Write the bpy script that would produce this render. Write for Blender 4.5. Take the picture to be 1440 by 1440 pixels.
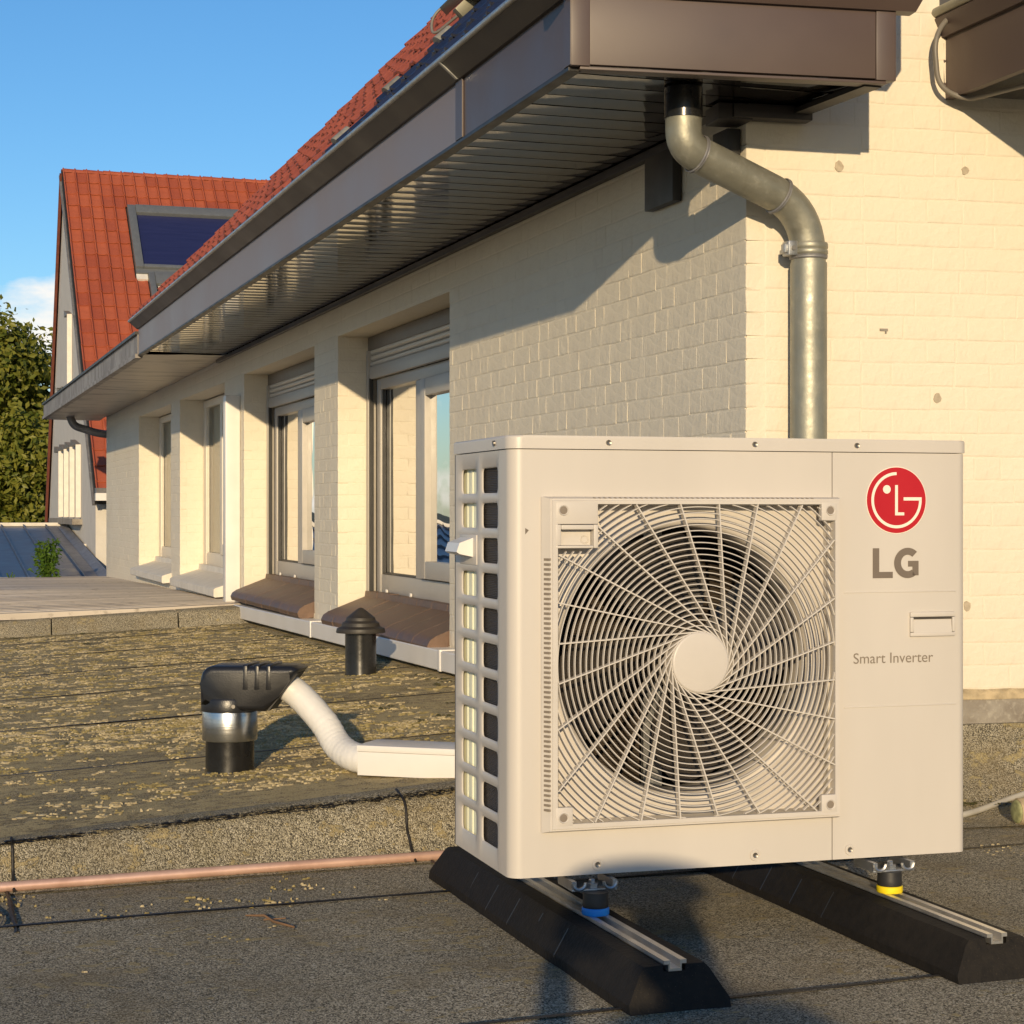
import bpy, bmesh, math, random
from math import sin, cos, pi, radians as R, sqrt, atan2, floor
from mathutils import Vector, Matrix, noise
random.seed(7)
for o in list(bpy.data.objects): bpy.data.objects.remove(o)
SC = bpy.context.scene
COL = SC.collection

# ------------------------------------------------------------------ camera, sky, sun, exposure
EYE = 0.835
cd = bpy.data.cameras.new('camera'); cam = bpy.data.objects.new('camera', cd); COL.objects.link(cam)
cam.location = (0, 0, EYE); cam.rotation_euler = (pi/2, 0, 0)
cd.sensor_width = 36; cd.lens = 36*2600/1440; cd.clip_start = 0.05; cd.clip_end = 3000
SC.camera = cam
YAW = R(18.26)                       # yaw of the house: u runs right along its end wall, v runs away along its long wall
SUN_DIR = Vector((0.112, 2.850, -0.63)).normalized()     # the way the light travels
sl = bpy.data.lights.new('sun', 'SUN'); sun = bpy.data.objects.new('sun', sl); COL.objects.link(sun)
sl.energy = 4.6; sl.angle = R(0.55); sl.color = (1.0, 0.775, 0.475)
sun.rotation_euler = SUN_DIR.to_track_quat('-Z', 'Y').to_euler()
W = bpy.data.worlds.new('World'); SC.world = W; W.use_nodes = True
wn = W.node_tree; wn.nodes.clear()
def wnode(t, **k):
    n = wn.nodes.new(t)
    for a, b in k.items(): setattr(n, a, b)
    return n
sky = wnode('ShaderNodeTexSky', sky_type='NISHITA', sun_disc=False)
sky.sun_elevation = R(12.0); sky.sun_rotation = R(181.4); sky.air_density = 1.0; sky.dust_density = 0.3; sky.ozone_density = 4.2
bg = wnode('ShaderNodeBackground'); bg.inputs['Strength'].default_value = 0.15
wo = wnode('ShaderNodeOutputWorld')
tc = wnode('ShaderNodeTexCoord'); sep = wnode('ShaderNodeSeparateXYZ')
wn.links.new(tc.outputs['Generated'], sep.inputs[0])
mp = wnode('ShaderNodeMapping'); mp.inputs['Scale'].default_value = (1, 1, 2.2); mp.inputs['Location'].default_value = (.9, .35, 0)
wn.links.new(tc.outputs['Generated'], mp.inputs[0])
nz = wnode('ShaderNodeTexNoise'); nz.inputs['Scale'].default_value = 7.5; nz.inputs['Detail'].default_value = 7; nz.inputs['Roughness'].default_value = 0.56
wn.links.new(mp.outputs[0], nz.inputs['Vector'])
band = wnode('ShaderNodeValToRGB')                         # the cloud bank sits low over the horizon, all round
e = band.color_ramp.elements; e[0].position = 0.0; e[0].color = (.66, .66, .66, 1); e[1].position = 0.150; e[1].color = (.0, .0, .0, 1)
m = e.new(0.118); m.color = (.70, .70, .70, 1)
wn.links.new(sep.outputs['Z'], band.inputs[0])
add = wnode('ShaderNodeMath', operation='ADD'); wn.links.new(nz.outputs[0], add.inputs[0]); wn.links.new(band.outputs[0], add.inputs[1])
thr = wnode('ShaderNodeMapRange'); thr.inputs['From Min'].default_value = 1.12; thr.inputs['From Max'].default_value = 1.25
wn.links.new(add.outputs[0], thr.inputs['Value'])
mx = wnode('ShaderNodeMix', data_type='RGBA')
hs = wnode('ShaderNodeHueSaturation'); hs.inputs['Saturation'].default_value = 1.10
wn.links.new(sky.outputs[0], hs.inputs['Color'])
wn.links.new(thr.outputs[0], mx.inputs['Factor']); wn.links.new(hs.outputs[0], mx.inputs['A'])
mx.inputs['B'].default_value = (7.2, 6.7, 6.1, 1)
wn.links.new(mx.outputs['Result'], bg.inputs['Color']); wn.links.new(bg.outputs[0], wo.inputs[0])
vs = SC.view_settings; vs.view_transform = 'Standard'; vs.look = 'None'; vs.exposure = 0.0; vs.gamma = 1.0; vs.use_curve_mapping = False

# ------------------------------------------------------------------ helpers
def lin(r, g, b): return tuple(((c/255)/12.92 if c/255 <= .04045 else ((c/255+.055)/1.055)**2.4) for c in (r, g, b))
class NT:
    def __init__(s, name):
        s.m = bpy.data.materials.new(name); s.m.use_nodes = True; s.t = s.m.node_tree
        s.b = s.t.nodes['Principled BSDF']; s.tc = s.n('ShaderNodeTexCoord')
    def n(s, t, **k):
        x = s.t.nodes.new(t)
        for a, b in k.items(): setattr(x, a, b)
        return x
    def l(s, a, b): s.t.links.new(a, b)
    def noise(s, scale, detail=4, rough=.55, vec=None, stretch=None, dist=0):
        x = s.n('ShaderNodeTexNoise'); x.inputs['Scale'].default_value = scale; x.inputs['Detail'].default_value = detail
        x.inputs['Roughness'].default_value = rough; x.inputs['Distortion'].default_value = dist
        v = vec or s.tc.outputs['Object']
        if stretch:
            mm = s.n('ShaderNodeMapping'); mm.inputs['Scale'].default_value = stretch; s.l(v, mm.inputs[0]); v = mm.outputs[0]
        s.l(v, x.inputs['Vector']); return x.outputs[0]
    def voro(s, scale, feature='F1', out='Distance', stretch=None, rnd=1):
        x = s.n('ShaderNodeTexVoronoi', feature=feature); x.inputs['Scale'].default_value = scale; x.inputs['Randomness'].default_value = rnd
        v = s.tc.outputs['Object']
        if stretch:
            mm = s.n('ShaderNodeMapping'); mm.inputs['Scale'].default_value = stretch; s.l(v, mm.inputs[0]); v = mm.outputs[0]
        s.l(v, x.inputs['Vector']); return x.outputs[out]
    def rng(s, v, a, b, c=0, d=1):
        x = s.n('ShaderNodeMapRange'); x.inputs['From Min'].default_value = a; x.inputs['From Max'].default_value = b
        x.inputs['To Min'].default_value = c; x.inputs['To Max'].default_value = d; s.l(v, x.inputs['Value']); return x.outputs[0]
    def math(s, op, a, b):
        x = s.n('ShaderNodeMath', operation=op)
        for i, q in enumerate((a, b)):
            if isinstance(q, (int, float)): x.inputs[i].default_value = q
            else: s.l(q, x.inputs[i])
        return x.outputs[0]
    def mix(s, f, a, b, mode='MIX'):
        x = s.n('ShaderNodeMix', data_type='RGBA', blend_type=mode)
        for k, q in (('Factor', f), ('A', a), ('B', b)):
            if isinstance(q, (int, float)): x.inputs[k].default_value = q
            elif isinstance(q, tuple): x.inputs[k].default_value = (*q, 1)
            else: s.l(q, x.inputs[k])
        return x.outputs['Result']
    def col(s, c):
        if isinstance(c, tuple): s.b.inputs['Base Color'].default_value = (*c, 1)
        else: s.l(c, s.b.inputs['Base Color'])
    def bump(s, h, dist, strength=1.0, prev=None):
        x = s.n('ShaderNodeBump'); x.inputs['Distance'].default_value = dist; x.inputs['Strength'].default_value = strength
        s.l(h, x.inputs['Height'])
        if prev: s.l(prev, x.inputs['Normal'])
        return x.outputs[0]
    def nrm(s, x): s.l(x, s.b.inputs['Normal'])
    def set(s, **k):
        for a, v in k.items():
            nm = {'rough': 'Roughness', 'metal': 'Metallic', 'spec': 'Specular IOR Level', 'coat': 'Coat Weight', 'coatr': 'Coat Roughness'}[a]
            if isinstance(v, (int, float)): s.b.inputs[nm].default_value = v
            else: s.l(v, s.b.inputs[nm])
        return s
def simple(name, c, rough=.5, metal=0, var=.08, scale=12, bump=0, bscale=60, spec=.5, stretch=None, obj_var=0, detail=4):
    t = NT(name); n = t.noise(scale, detail, stretch=stretch)
    f = t.rng(n, .3, .7, 1-var, 1+var)
    cc = t.mix(1.0, c, f, 'MULTIPLY') if var else c
    if obj_var:
        oi = t.n('ShaderNodeObjectInfo'); f2 = t.rng(oi.outputs['Random'], 0, 1, 1-obj_var, 1+obj_var*.6)
        cc = t.mix(1.0, cc, f2, 'MULTIPLY')
    t.col(cc); t.set(rough=t.rng(n, .3, .7, max(0, rough-.06), min(1, rough+.06)), metal=metal, spec=spec)
    if bump: t.nrm(t.bump(t.noise(bscale, 5), bump))
    return t.m

def finish(name, bm, mat, parent=None, smooth=None, kind=None, solid=None):
    bmesh.ops.recalc_face_normals(bm, faces=bm.faces)
    me = bpy.data.meshes.new(name); bm.to_mesh(me); bm.free()
    if smooth is not None:
        me.polygons.foreach_set('use_smooth', [True]*len(me.polygons)); me.set_sharp_from_angle(angle=R(smooth))
    o = bpy.data.objects.new(name, me); COL.objects.link(o)
    for mm in (mat if isinstance(mat, (list, tuple)) else [mat]): me.materials.append(mm)
    if parent is not None: o.parent = parent
    if kind: o['kind'] = kind
    return o
def inst(name, me, parent, loc=(0, 0, 0), rot=(0, 0, 0), scale=(1, 1, 1)):
    o = bpy.data.objects.new(name, me); COL.objects.link(o); o.location = loc; o.rotation_euler = rot; o.scale = scale
    o.parent = parent; return o
def thing(name, label, cat, loc=(0, 0, 0), rz=0, group=None):
    o = bpy.data.objects.new(name, None); COL.objects.link(o); o.empty_display_size = .1
    o.location = loc; o.rotation_euler = (0, 0, rz)
    if label: o['label'] = label; o['category'] = cat
    if group: o['group'] = group
    return o
def struct(name, loc, rz):
    o = thing(name, None, None, loc, rz); o['kind'] = 'structure'; return o
B = bmesh.new
def box(bm, x0, x1, y0, y1, z0, z1, bev=0, seg=2):
    vs_ = [bm.verts.new((x, y, z)) for x in (x0, x1) for y in (y0, y1) for z in (z0, z1)]
    fs = [bm.faces.new([vs_[i] for i in q]) for q in ((0, 1, 3, 2), (4, 6, 7, 5), (0, 4, 5, 1), (2, 3, 7, 6), (0, 2, 6, 4), (1, 5, 7, 3))]
    if bev:
        es = list({e_ for f in fs for e_ in f.edges})
        bmesh.ops.bevel(bm, geom=es, offset=bev, segments=seg, affect='EDGES', profile=.6)
def obox(bm, p0, ax, ay, az, lx, ly, lz, bev=0, seg=2):      # oriented box from corner p0
    b2 = B(); box(b2, 0, lx, 0, ly, 0, lz, bev, seg)
    M = Matrix((ax, ay, az)).transposed().to_4x4(); M.translation = p0
    bmesh.ops.transform(b2, matrix=M, verts=b2.verts); merge(bm, b2)
def merge(bm, b2):
    me = bpy.data.meshes.new('tmp'); b2.to_mesh(me); b2.free(); bm.from_mesh(me); bpy.data.meshes.remove(me)
def prism(bm, poly, axis, a0, a1):                           # poly of 2-D points, extruded along axis 'x','y','z'
    def P(p, a):
        return {'x': (a, p[0], p[1]), 'y': (p[0], a, p[1]), 'z': (p[0], p[1], a)}[axis]
    A = [bm.verts.new(P(p, a0)) for p in poly]; C = [bm.verts.new(P(p, a1)) for p in poly]
    n = len(poly)
    bm.faces.new(A); bm.faces.new(C[::-1])
    for i in range(n): bm.faces.new((A[i], C[i], C[(i+1) % n], A[(i+1) % n]))
def smooth_path(pts, r=.1, n=8):
    out = [Vector(pts[0])]
    for i in range(1, len(pts)-1):
        p0, p, p1 = Vector(pts[i-1]), Vector(pts[i]), Vector(pts[i+1])
        d0 = (p0-p); d1 = (p1-p); rr = min(r, d0.length*.49, d1.length*.49)
        a = p+d0.normalized()*rr; b = p+d1.normalized()*rr
        for k in range(n+1):
            t = k/n; out.append((1-t)**2*a+2*t*(1-t)*p+t*t*b)
    out.append(Vector(pts[-1])); return out
def tube(bm, pts, r, seg=12, cap=True, rf=None):
    pts = [Vector(p) for p in pts]; rings = []; up = Vector((0, 0, 1)); prev = None
    for i, p in enumerate(pts):
        d = (pts[min(i+1, len(pts)-1)]-pts[max(i-1, 0)]).normalized()
        if prev is None:
            x = d.cross(up)
            if x.length < .05: x = d.cross(Vector((1, 0, 0)))
            x.normalize()
        else:
            x = prev-d*prev.dot(d); x.normalize()
        y = d.cross(x); prev = x; rr = rf(i) if rf else r
        rings.append([bm.verts.new(p+(x*cos(2*pi*k/seg)+y*sin(2*pi*k/seg))*rr) for k in range(seg)])
    for A, C in zip(rings, rings[1:]):
        for k in range(seg): bm.faces.new((A[k], A[(k+1) % seg], C[(k+1) % seg], C[k]))
    if cap: bm.faces.new(rings[0][::-1]); bm.faces.new(rings[-1])
def lathe(bm, prof, c=(0, 0, 0), seg=32, capb=True, capt=True, axis='z'):
    rings = []
    for r, z in prof:
        ring = []
        for k in range(seg):
            a = 2*pi*k/seg
            q = (r*cos(a), r*sin(a), z) if axis == 'z' else ((r*cos(a), z, r*sin(a)) if axis == 'y' else (z, r*cos(a), r*sin(a)))
            ring.append(bm.verts.new((c[0]+q[0], c[1]+q[1], c[2]+q[2])))
        rings.append(ring)
    for A, C in zip(rings, rings[1:]):
        for k in range(seg): bm.faces.new((A[k], A[(k+1) % seg], C[(k+1) % seg], C[k]))
    if capb: bm.faces.new(rings[0][::-1])
    if capt: bm.faces.new(rings[-1])
def loc(u, v, z=0):                                           # house frame -> world
    return Vector((.646+u*cos(YAW)-v*sin(YAW), 5.12+u*sin(YAW)+v*cos(YAW), z))
HOME = loc(0, 0, 0)

# ------------------------------------------------------------------ materials
def leaf(name, a, b_, tr=.35):
    t = NT(name); g = t.n('ShaderNodeNewGeometry'); t.col(t.mix(g.outputs['Random Per Island'], a, b_)); t.set(rough=.5, spec=.35)
    d = t.n('ShaderNodeBsdfTranslucent'); t.l(t.mix(g.outputs['Random Per Island'], tuple(x*1.2 for x in a), tuple(x*1.2 for x in b_)), d.inputs[0]); ms = t.n('ShaderNodeMixShader'); ms.inputs[0].default_value = tr
    o = t.t.nodes['Material Output']; t.l(t.b.outputs[0], ms.inputs[1]); t.l(d.outputs[0], ms.inputs[2]); t.l(ms.outputs[0], o.inputs[0]); return t.m
def wall_paint():
    t = NT('cream masonry paint')
    big = t.noise(1.7, 5); mid = t.noise(11, 4); fine = t.noise(70, 5, .65)
    c = t.mix(t.rng(big, .35, .7), (.695, .635, .515), (.655, .59, .475))
    c = t.mix(t.rng(mid, .56, .75, 0, .35), c, (.56, .49, .38))
    drip = t.noise(9, 4, stretch=(1, 1, .12)); c = t.mix(t.rng(drip, .6, .8, 0, .3), c, (.53, .47, .37))
    t.col(c); t.set(rough=.62)
    h = t.math('ADD', t.math('MULTIPLY', t.noise(28, 4), 1.0), t.math('MULTIPLY', fine, .35))
    t.nrm(t.bump(h, .0034)); return t.m
M_WALL = wall_paint()
M_REVEAL = M_WALL
def felt(name, lichen_amt, dark, tint, lich):
    t = NT(name)
    g = t.n('ShaderNodeTexVoronoi'); g.inputs['Scale'].default_value = 380; t.l(t.tc.outputs['Object'], g.inputs['Vector'])
    gs = t.n('ShaderNodeSeparateColor'); t.l(g.outputs['Color'], gs.inputs[0])
    base = t.mix(t.rng(gs.outputs[0], .15, .95), tuple(x*.62 for x in dark), tuple(min(.7, x*1.25) for x in tint))
    sp = t.rng(gs.outputs[1], .93, .955); base = t.mix(sp, base, (.62, .57, .46))
    big = t.noise(1.3, 4); base = t.mix(t.rng(big, .42, .62, 0, .35), base, (.10, .088, .064))
    grime = t.noise(4.5, 6, .62); base = t.mix(t.rng(grime, .5, .72, 0, .55), base, (.23, .18, .10))
    moss = t.noise(3.1, 7, .7); base = t.mix(t.rng(moss, .60, .70, 0, .8 if lichen_amt > .5 else .25), base, (.15, .125, .04))
    n1 = t.noise(24, 6, .62, dist=.4, stretch=(.7, 1, 1)); pat = t.noise(2.2, 3)
    lo = .61-.12*lichen_amt
    s = t.math('ADD', n1, t.rng(pat, .35, .65, -.07, .05))
    f = t.rng(s, lo, lo+.025); fleck = t.rng(t.noise(150, 3), .36, .56, .25, 1)
    f = t.math('MULTIPLY', f, fleck)
    lc = t.mix(t.noise(9, 3), lich, tuple(x*.62 for x in lich))
    base = t.mix(f, base, lc)
    t.col(base); t.set(rough=.92, spec=.12)
    h = t.math('ADD', t.rng(g.outputs['Distance'], 0, .8, 1, 0), t.math('MULTIPLY', f, .9))
    b1 = t.bump(t.noise(22, 5, .6), .004); t.nrm(t.bump(h, .0026, 1, b1)); return t.m
M_FELT_LO = felt('grey granule felt', .14, (.125, .114, .088), (.44, .395, .295), (.46, .38, .21))
M_FELT_HI = felt('lichen covered felt', 1.15, (.19, .152, .085), (.50, .40, .22), (.62, .50, .27))
M_FELT_UP = felt('pale granule felt', .30, (.13, .118, .09), (.40, .36, .265), (.44, .36, .20))
M_BITUMEN = simple('bitumen bleed', (.014, .012, .010), .55, var=.3, bump=.002, bscale=150)
def corr_mat():
    t = NT('weathered corrugated sheet'); oi = t.n('ShaderNodeObjectInfo'); n = t.noise(3, 6, stretch=(.25, 2.2, 1)); m2 = t.noise(14, 5)
    c = t.mix(t.rng(n, .35, .7), (.60, .53, .44), (.43, .37, .30)); c = t.mix(t.rng(m2, .58, .75, 0, .6), c, (.12, .09, .06))
    c = t.mix(1.0, c, t.rng(oi.outputs['Random'], 0, 1, .84, 1.08), 'MULTIPLY'); t.col(c); t.set(rough=.7); t.nrm(t.bump(m2, .003)); return t.m
M_CORR = corr_mat()
def tile_mat(name, c1, c2, rough=.6, moss=.35):
    t = NT(name); oi = t.n('ShaderNodeObjectInfo'); n = t.noise(9, 5); f = t.noise(60, 4)
    c = t.mix(oi.outputs['Random'], c1, c2); c = t.mix(t.rng(n, .5, .75, 0, moss), c, tuple(x*.45 for x in c1))
    c = t.mix(t.rng(f, .45, .75, 0, .25), c, tuple(min(1, x*1.5) for x in c2))
    t.col(c); t.set(rough=rough, spec=.4); t.nrm(t.bump(f, .002)); return t.m
M_TILE = tile_mat('red clay tile', (.26, .062, .034), (.36, .092, .050))
M_TILE_FAR = tile_mat('orange clay tile', (.28, .062, .030), (.38, .094, .042), moss=.2)
M_DKRED = simple('weathered dark red verge', (.13, .035, .02), .7, var=.2)
M_SLATE = tile_mat('dark blue glazed tile', (.012, .016, .038), (.022, .028, .058), .38, .2)
M_HIP = tile_mat('grey mortar bedded tile', (.17, .165, .145), (.25, .24, .21))
M_FASCIA = simple('brown lacquered aluminium', (.080, .056, .049), .44, var=.06, scale=3, spec=.55)
M_FADED = simple('faded mauve brown lacquer', (.205, .175, .178), .5, var=.05, scale=2, spec=.4)
M_GUT = simple('dark brown gutter lacquer', (.030, .025, .024), .45, var=.08, scale=3)
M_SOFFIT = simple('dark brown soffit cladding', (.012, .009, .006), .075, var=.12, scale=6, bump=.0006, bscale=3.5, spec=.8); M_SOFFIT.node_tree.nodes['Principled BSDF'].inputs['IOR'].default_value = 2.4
def old_fascia():
    t = NT('weathered zinc fascia'); n = t.noise(7, 6, .65, stretch=(1, 1, .45)); m2 = t.noise(26, 5)
    c = t.mix(t.rng(n, .40, .62), (.30, .275, .25), (.17, .145, .125)); c = t.mix(t.rng(m2, .6, .72, 0, .7), c, (.42, .40, .37))
    t.col(c); t.set(rough=.6); t.nrm(t.bump(m2, .002)); return t.m
M_OLD = old_fascia()
def old_soffit():
    t = NT('peeling painted board'); n = t.noise(4, 6, .65, stretch=(.6, 2.5, 1)); m2 = t.noise(18, 5)
    c = t.mix(t.rng(n, .52, .62), (.36, .31, .25), (.10, .08, .065)); c = t.mix(t.rng(m2, .6, .75, 0, .4), c, (.2, .17, .13))
    t.col(c); t.set(rough=.42); t.nrm(t.bump(m2, .001)); return t.m
M_OLDSOF = old_soffit()
def zinc_mat(name, a, b_, rough=.42, metal=.75):
    t = NT(name); n = t.noise(6, 6, .65); m2 = t.noise(32, 6, .7); s = t.noise(16, 4, stretch=(1, 1, .08))
    c = t.mix(t.rng(n, .35, .68), a, b_); c = t.mix(t.rng(m2, .55, .72, 0, .5), c, (.42, .41, .36)); c = t.mix(t.rng(s, .58, .75, 0, .45), c, (.16, .14, .10))
    t.col(c); t.set(rough=t.rng(m2, .3, .7, rough-.1, rough+.18), metal=metal); t.nrm(t.bump(m2, .0012)); return t.m
M_ZINC = zinc_mat('weathered zinc pipe', (.33, .325, .27), (.25, .245, .20), .46, .6)
M_LEAD = zinc_mat('grey lead flashing', (.24, .24, .25), (.16, .155, .16), .5, .4)
M_LIP = zinc_mat('silvery gutter lip', (.44, .45, .45), (.36, .36, .35), .38, .8)
M_BLACK = simple('black plastic pipe', (.011, .0105, .010), .26, var=.25, bump=.0006, bscale=30)
M_HOOD = simple('matt black moulded plastic', (.013, .0135, .016), .34, var=.15, bump=.0004, bscale=300)
M_COWL = simple('dusty brown black plastic', (.030, .026, .022), .55, var=.25, bump=.0008, bscale=80)
def brushed():
    t = NT('brushed aluminium'); n = t.noise(140, 3, stretch=(.04, .04, 1)); t.col(t.mix(n, (.62, .62, .61), (.46, .46, .45)))
    t.set(rough=.26, metal=1); t.nrm(t.bump(n, .0004)); return t.m
M_ALU = brushed()
M_RAIL = simple('raw aluminium rail', (.66, .64, .60), .38, .85, var=.12, scale=20)
M_GALV = zinc_mat('galvanised steel', (.40, .41, .42), (.30, .31, .32), .36, .85)
M_RUBBER = simple('recycled black rubber', (.016, .0145, .013), .62, var=.35, scale=40, bump=.0022, bscale=110)
def rubber_dust():
    t = NT('black rubber with dust'); n = t.noise(45, 5); sp = t.rng(t.voro(230, out='Distance'), .10, .04); pat = t.rng(t.noise(5, 4), .45, .62)
    c = t.mix(t.rng(n, .3, .7), (.010, .0088, .0078), (.018, .015, .012)); c = t.mix(t.math('MULTIPLY', sp, pat), c, (.22, .17, .10))
    t.col(c); t.set(rough=.75, spec=.22); t.nrm(t.bump(t.noise(110, 5), .0022)); return t.m
M_RUBBER = rubber_dust()
M_BLUE = simple('bright blue rubber ring', (.012, .20, .62), .45, var=.05)
M_YEL = simple('bright yellow rubber ring', (.80, .60, .012), .45, var=.05)
M_WHITE = simple('white plastic trunking', (.70, .68, .655), .36, var=.05, scale=4)
def duct_mat():
    t = NT('white wrapped insulation'); n = t.noise(30, 4, stretch=(1, 1, .5)); t.col(t.mix(n, (.70, .69, .67), (.62, .61, .59))); t.set(rough=.42)
    t.nrm(t.bump(t.noise(34, 3, dist=.8), .0018)); return t.m
M_WRAP = duct_mat()
def copper():
    t = NT('dull copper pipe'); n = t.noise(13, 6, .65); t.col(t.mix(t.rng(n, .35, .7), (.72, .48, .38), (.54, .33, .25))); t.set(rough=.42, metal=.45); return t.m
M_COPPER = copper()
M_CASE = simple('ivory powder coated steel', (.525, .488, .442), .40, var=.045, scale=4, stretch=(1, 1, .22), bump=.00012, bscale=900)
M_GUARD = simple('ivory moulded guard', (.53, .492, .447), .44, var=.03)
M_PLATE = simple('pale inner end plate', (.86, .86, .66), .5, var=.08, scale=3, stretch=(1, 20, 1))
def coil():
    t = NT('dark coil fins'); w = t.n('ShaderNodeTexWave', bands_direction='Z'); w.inputs['Scale'].default_value = 95; w.inputs['Distortion'].default_value = .8
    t.l(t.tc.outputs['Object'], w.inputs['Vector']); n = t.noise(12, 3)
    t.col(t.mix(t.rng(w.outputs['Fac'], 0, 1, 0, 1), t.mix(n, (.085, .064, .046), (.055, .042, .031)), (.035, .026, .02))); t.set(rough=.5, metal=.2)
    t.nrm(t.bump(w.outputs['Fac'], .0015)); return t.m
M_COIL = coil()
M_INNER = simple('dark unit interior', (.05, .04, .032), .6, var=.2)
M_FAN = simple('grey fan plastic', (.075, .065, .058), .36, var=.1)
M_SCREW = simple('steel screw', (.26, .24, .215), .42, .8, var=.1)
M_RED = simple('red badge enamel', (.42, .0025, .010), .5, var=.03)
M_BADGE = simple('cream badge line', (.80, .72, .62), .4, var=.02)
M_INK = simple('grey brown lettering', (.155, .125, .098), .5, var=.03)
M_INK2 = simple('mid grey fine lettering', (.20, .165, .13), .5, var=.03)
M_FRAME = simple('grey beige window frame', (.40, .375, .34), .42, var=.06)
M_FRAMEW = simple('cream window frame', (.66, .60, .50), .45, var=.06)
M_GASKET = simple('black gasket', (.02, .019, .018), .5, var=.1)
M_SHUT = simple('pale shutter slat', (.56, .52, .46), .4, var=.05)
M_SHUTBOX = simple('grey brown shutter box', (.15, .13, .112), .5, var=.12)
def glass():
    t = NT('window glass'); t.t.nodes.remove(t.b); o = t.t.nodes['Material Output']
    tr = t.n('ShaderNodeBsdfTransparent'); tr.inputs[0].default_value = (.95, .97, .96, 1); gl = t.n('ShaderNodeBsdfGlossy'); gl.inputs['Roughness'].default_value = .01
    fr = t.n('ShaderNodeFresnel'); fr.inputs[0].default_value = 1.85; ms = t.n('ShaderNodeMixShader')
    bn = t.n('ShaderNodeBump'); bn.inputs['Distance'].default_value = .004; t.l(t.noise(1.5, 2), bn.inputs['Height']); t.l(bn.outputs[0], gl.inputs['Normal'])
    t.l(fr.outputs[0], ms.inputs[0]); t.l(tr.outputs[0], ms.inputs[1]); t.l(gl.outputs[0], ms.inputs[2]); t.l(ms.outputs[0], o.inputs[0]); return t.m
M_GLASS = glass()
def curtain():
    t = NT('pale curtain cloth'); n = t.noise(90, 3); t.col(t.mix(n, (.84, .79, .62), (.76, .71, .55))); t.set(rough=.9); return t.m
M_CURT = curtain()
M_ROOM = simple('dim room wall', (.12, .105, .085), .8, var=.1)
M_SILL = simple('brown quarry tile sill', (.135, .082, .056), .55, var=.25, scale=14, bump=.0015, bscale=60, obj_var=.12)
M_STONE = simple('painted stone sill', (.62, .58, .51), .6, var=.1, scale=9, bump=.002, bscale=40)
def conc():
    t = NT('stained concrete'); n = t.noise(7, 6, .65); m2 = t.noise(60, 4); c = t.mix(t.rng(n, .35, .68), (.30, .275, .235), (.16, .135, .11))
    c = t.mix(t.rng(m2, .55, .7, 0, .5), c, (.42, .39, .33)); t.col(c); t.set(rough=.85); t.nrm(t.bump(m2, .003)); return t.m
M_CONC = conc()
M_PLUG = simple('grey beige filler', (.40, .34, .255), .8, var=.2, scale=60)
M_MORTAR = simple('sandy mortar fillet', (.40, .32, .20), .9, var=.3, scale=30, bump=.005, bscale=60)
M_RENDER = simple('pale grey render', (.56, .53, .48), .8, var=.06, scale=5, bump=.003, bscale=45)
M_SEAM = simple('slate blue standing seam metal', (.085, .095, .125), .38, .35, var=.12, scale=4)
M_SKYF = simple('grey roof window frame', (.155, .165, .17), .42, .3, var=.06)
M_SKYB = simple('navy roof window blind', (.016, .020, .075), .45, var=.10, scale=5, stretch=(.3, 8, 1))
M_PVF = simple('olive grey panel frame', (.17, .165, .125), .42, .4, var=.1)
M_PV = simple('blue black panel glass', (.010, .013, .030), .12, var=.1)
M_CABLE = simple('grey cable sheath', (.17, .155, .135), .5, var=.1)
M_HOSE = simple('grey hose', (.40, .38, .33), .45, var=.15)
M_BARK = simple('brown bark', (.09, .062, .04), .9, var=.3, bump=.01, bscale=25)
M_TWIG = simple('dry brown twig', (.16, .09, .045), .8, var=.3)
M_LEAF = leaf('tree leaves', (.085, .115, .014), (.26, .25, .04))
M_WEED = leaf('weed leaves', (.06, .13, .015), (.12, .20, .03))
M_MOSS = leaf('moss cushions', (.05, .05, .012), (.11, .09, .03), .1)
M_EARTH = simple('far lawn and earth', (.07, .075, .035), .95, var=.4, scale=.3)

# ------------------------------------------------------------------ ground far below, the two flat roofs
def zB(u, v): return .09+.05*(u+2.218)-.012*(v+.66)
def wob(x, y, s, a): return noise.noise(Vector((x*s, y*s, 3.1)))*a
bm = B(); bmesh.ops.create_grid(bm, x_segments=8, y_segments=8, size=1500)
g = finish('ground', bm, M_EARTH); g.location = (0, 0, -3.2); g['kind'] = 'structure'

def sheet(name, parent, mat, u0, u1, v0f, v1f, zf, tilt=.005, thick=.004, du=.12, nv=10, lift=0):
    bm = B(); nu = max(2, int((u1-u0)/du)); rows = []
    for j in range(nv+1):
        row = []
        for i in range(nu+1):
            u = u0+(u1-u0)*i/nu; v = v0f(u)+(v1f(u)-v0f(u))*j/nv
            row.append(bm.verts.new((u, v, zf(u, v)+lift+tilt*(j/nv)+wob(u, v, 2.3, .004)+wob(u, v, 9, .0012))))
        rows.append(row)
    for j in range(nv):
        for i in range(nu): bm.faces.new((rows[j][i], rows[j][i+1], rows[j+1][i+1], rows[j+1][i]))
    be = [e_ for e_ in bm.edges if e_.is_boundary]
    ret = bmesh.ops.extrude_edge_only(bm, edges=be)
    for v_ in ret['geom']:
        if isinstance(v_, bmesh.types.BMVert): v_.co.z -= thick+.004
    return finish(name, bm, mat, parent, smooth=40)
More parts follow.
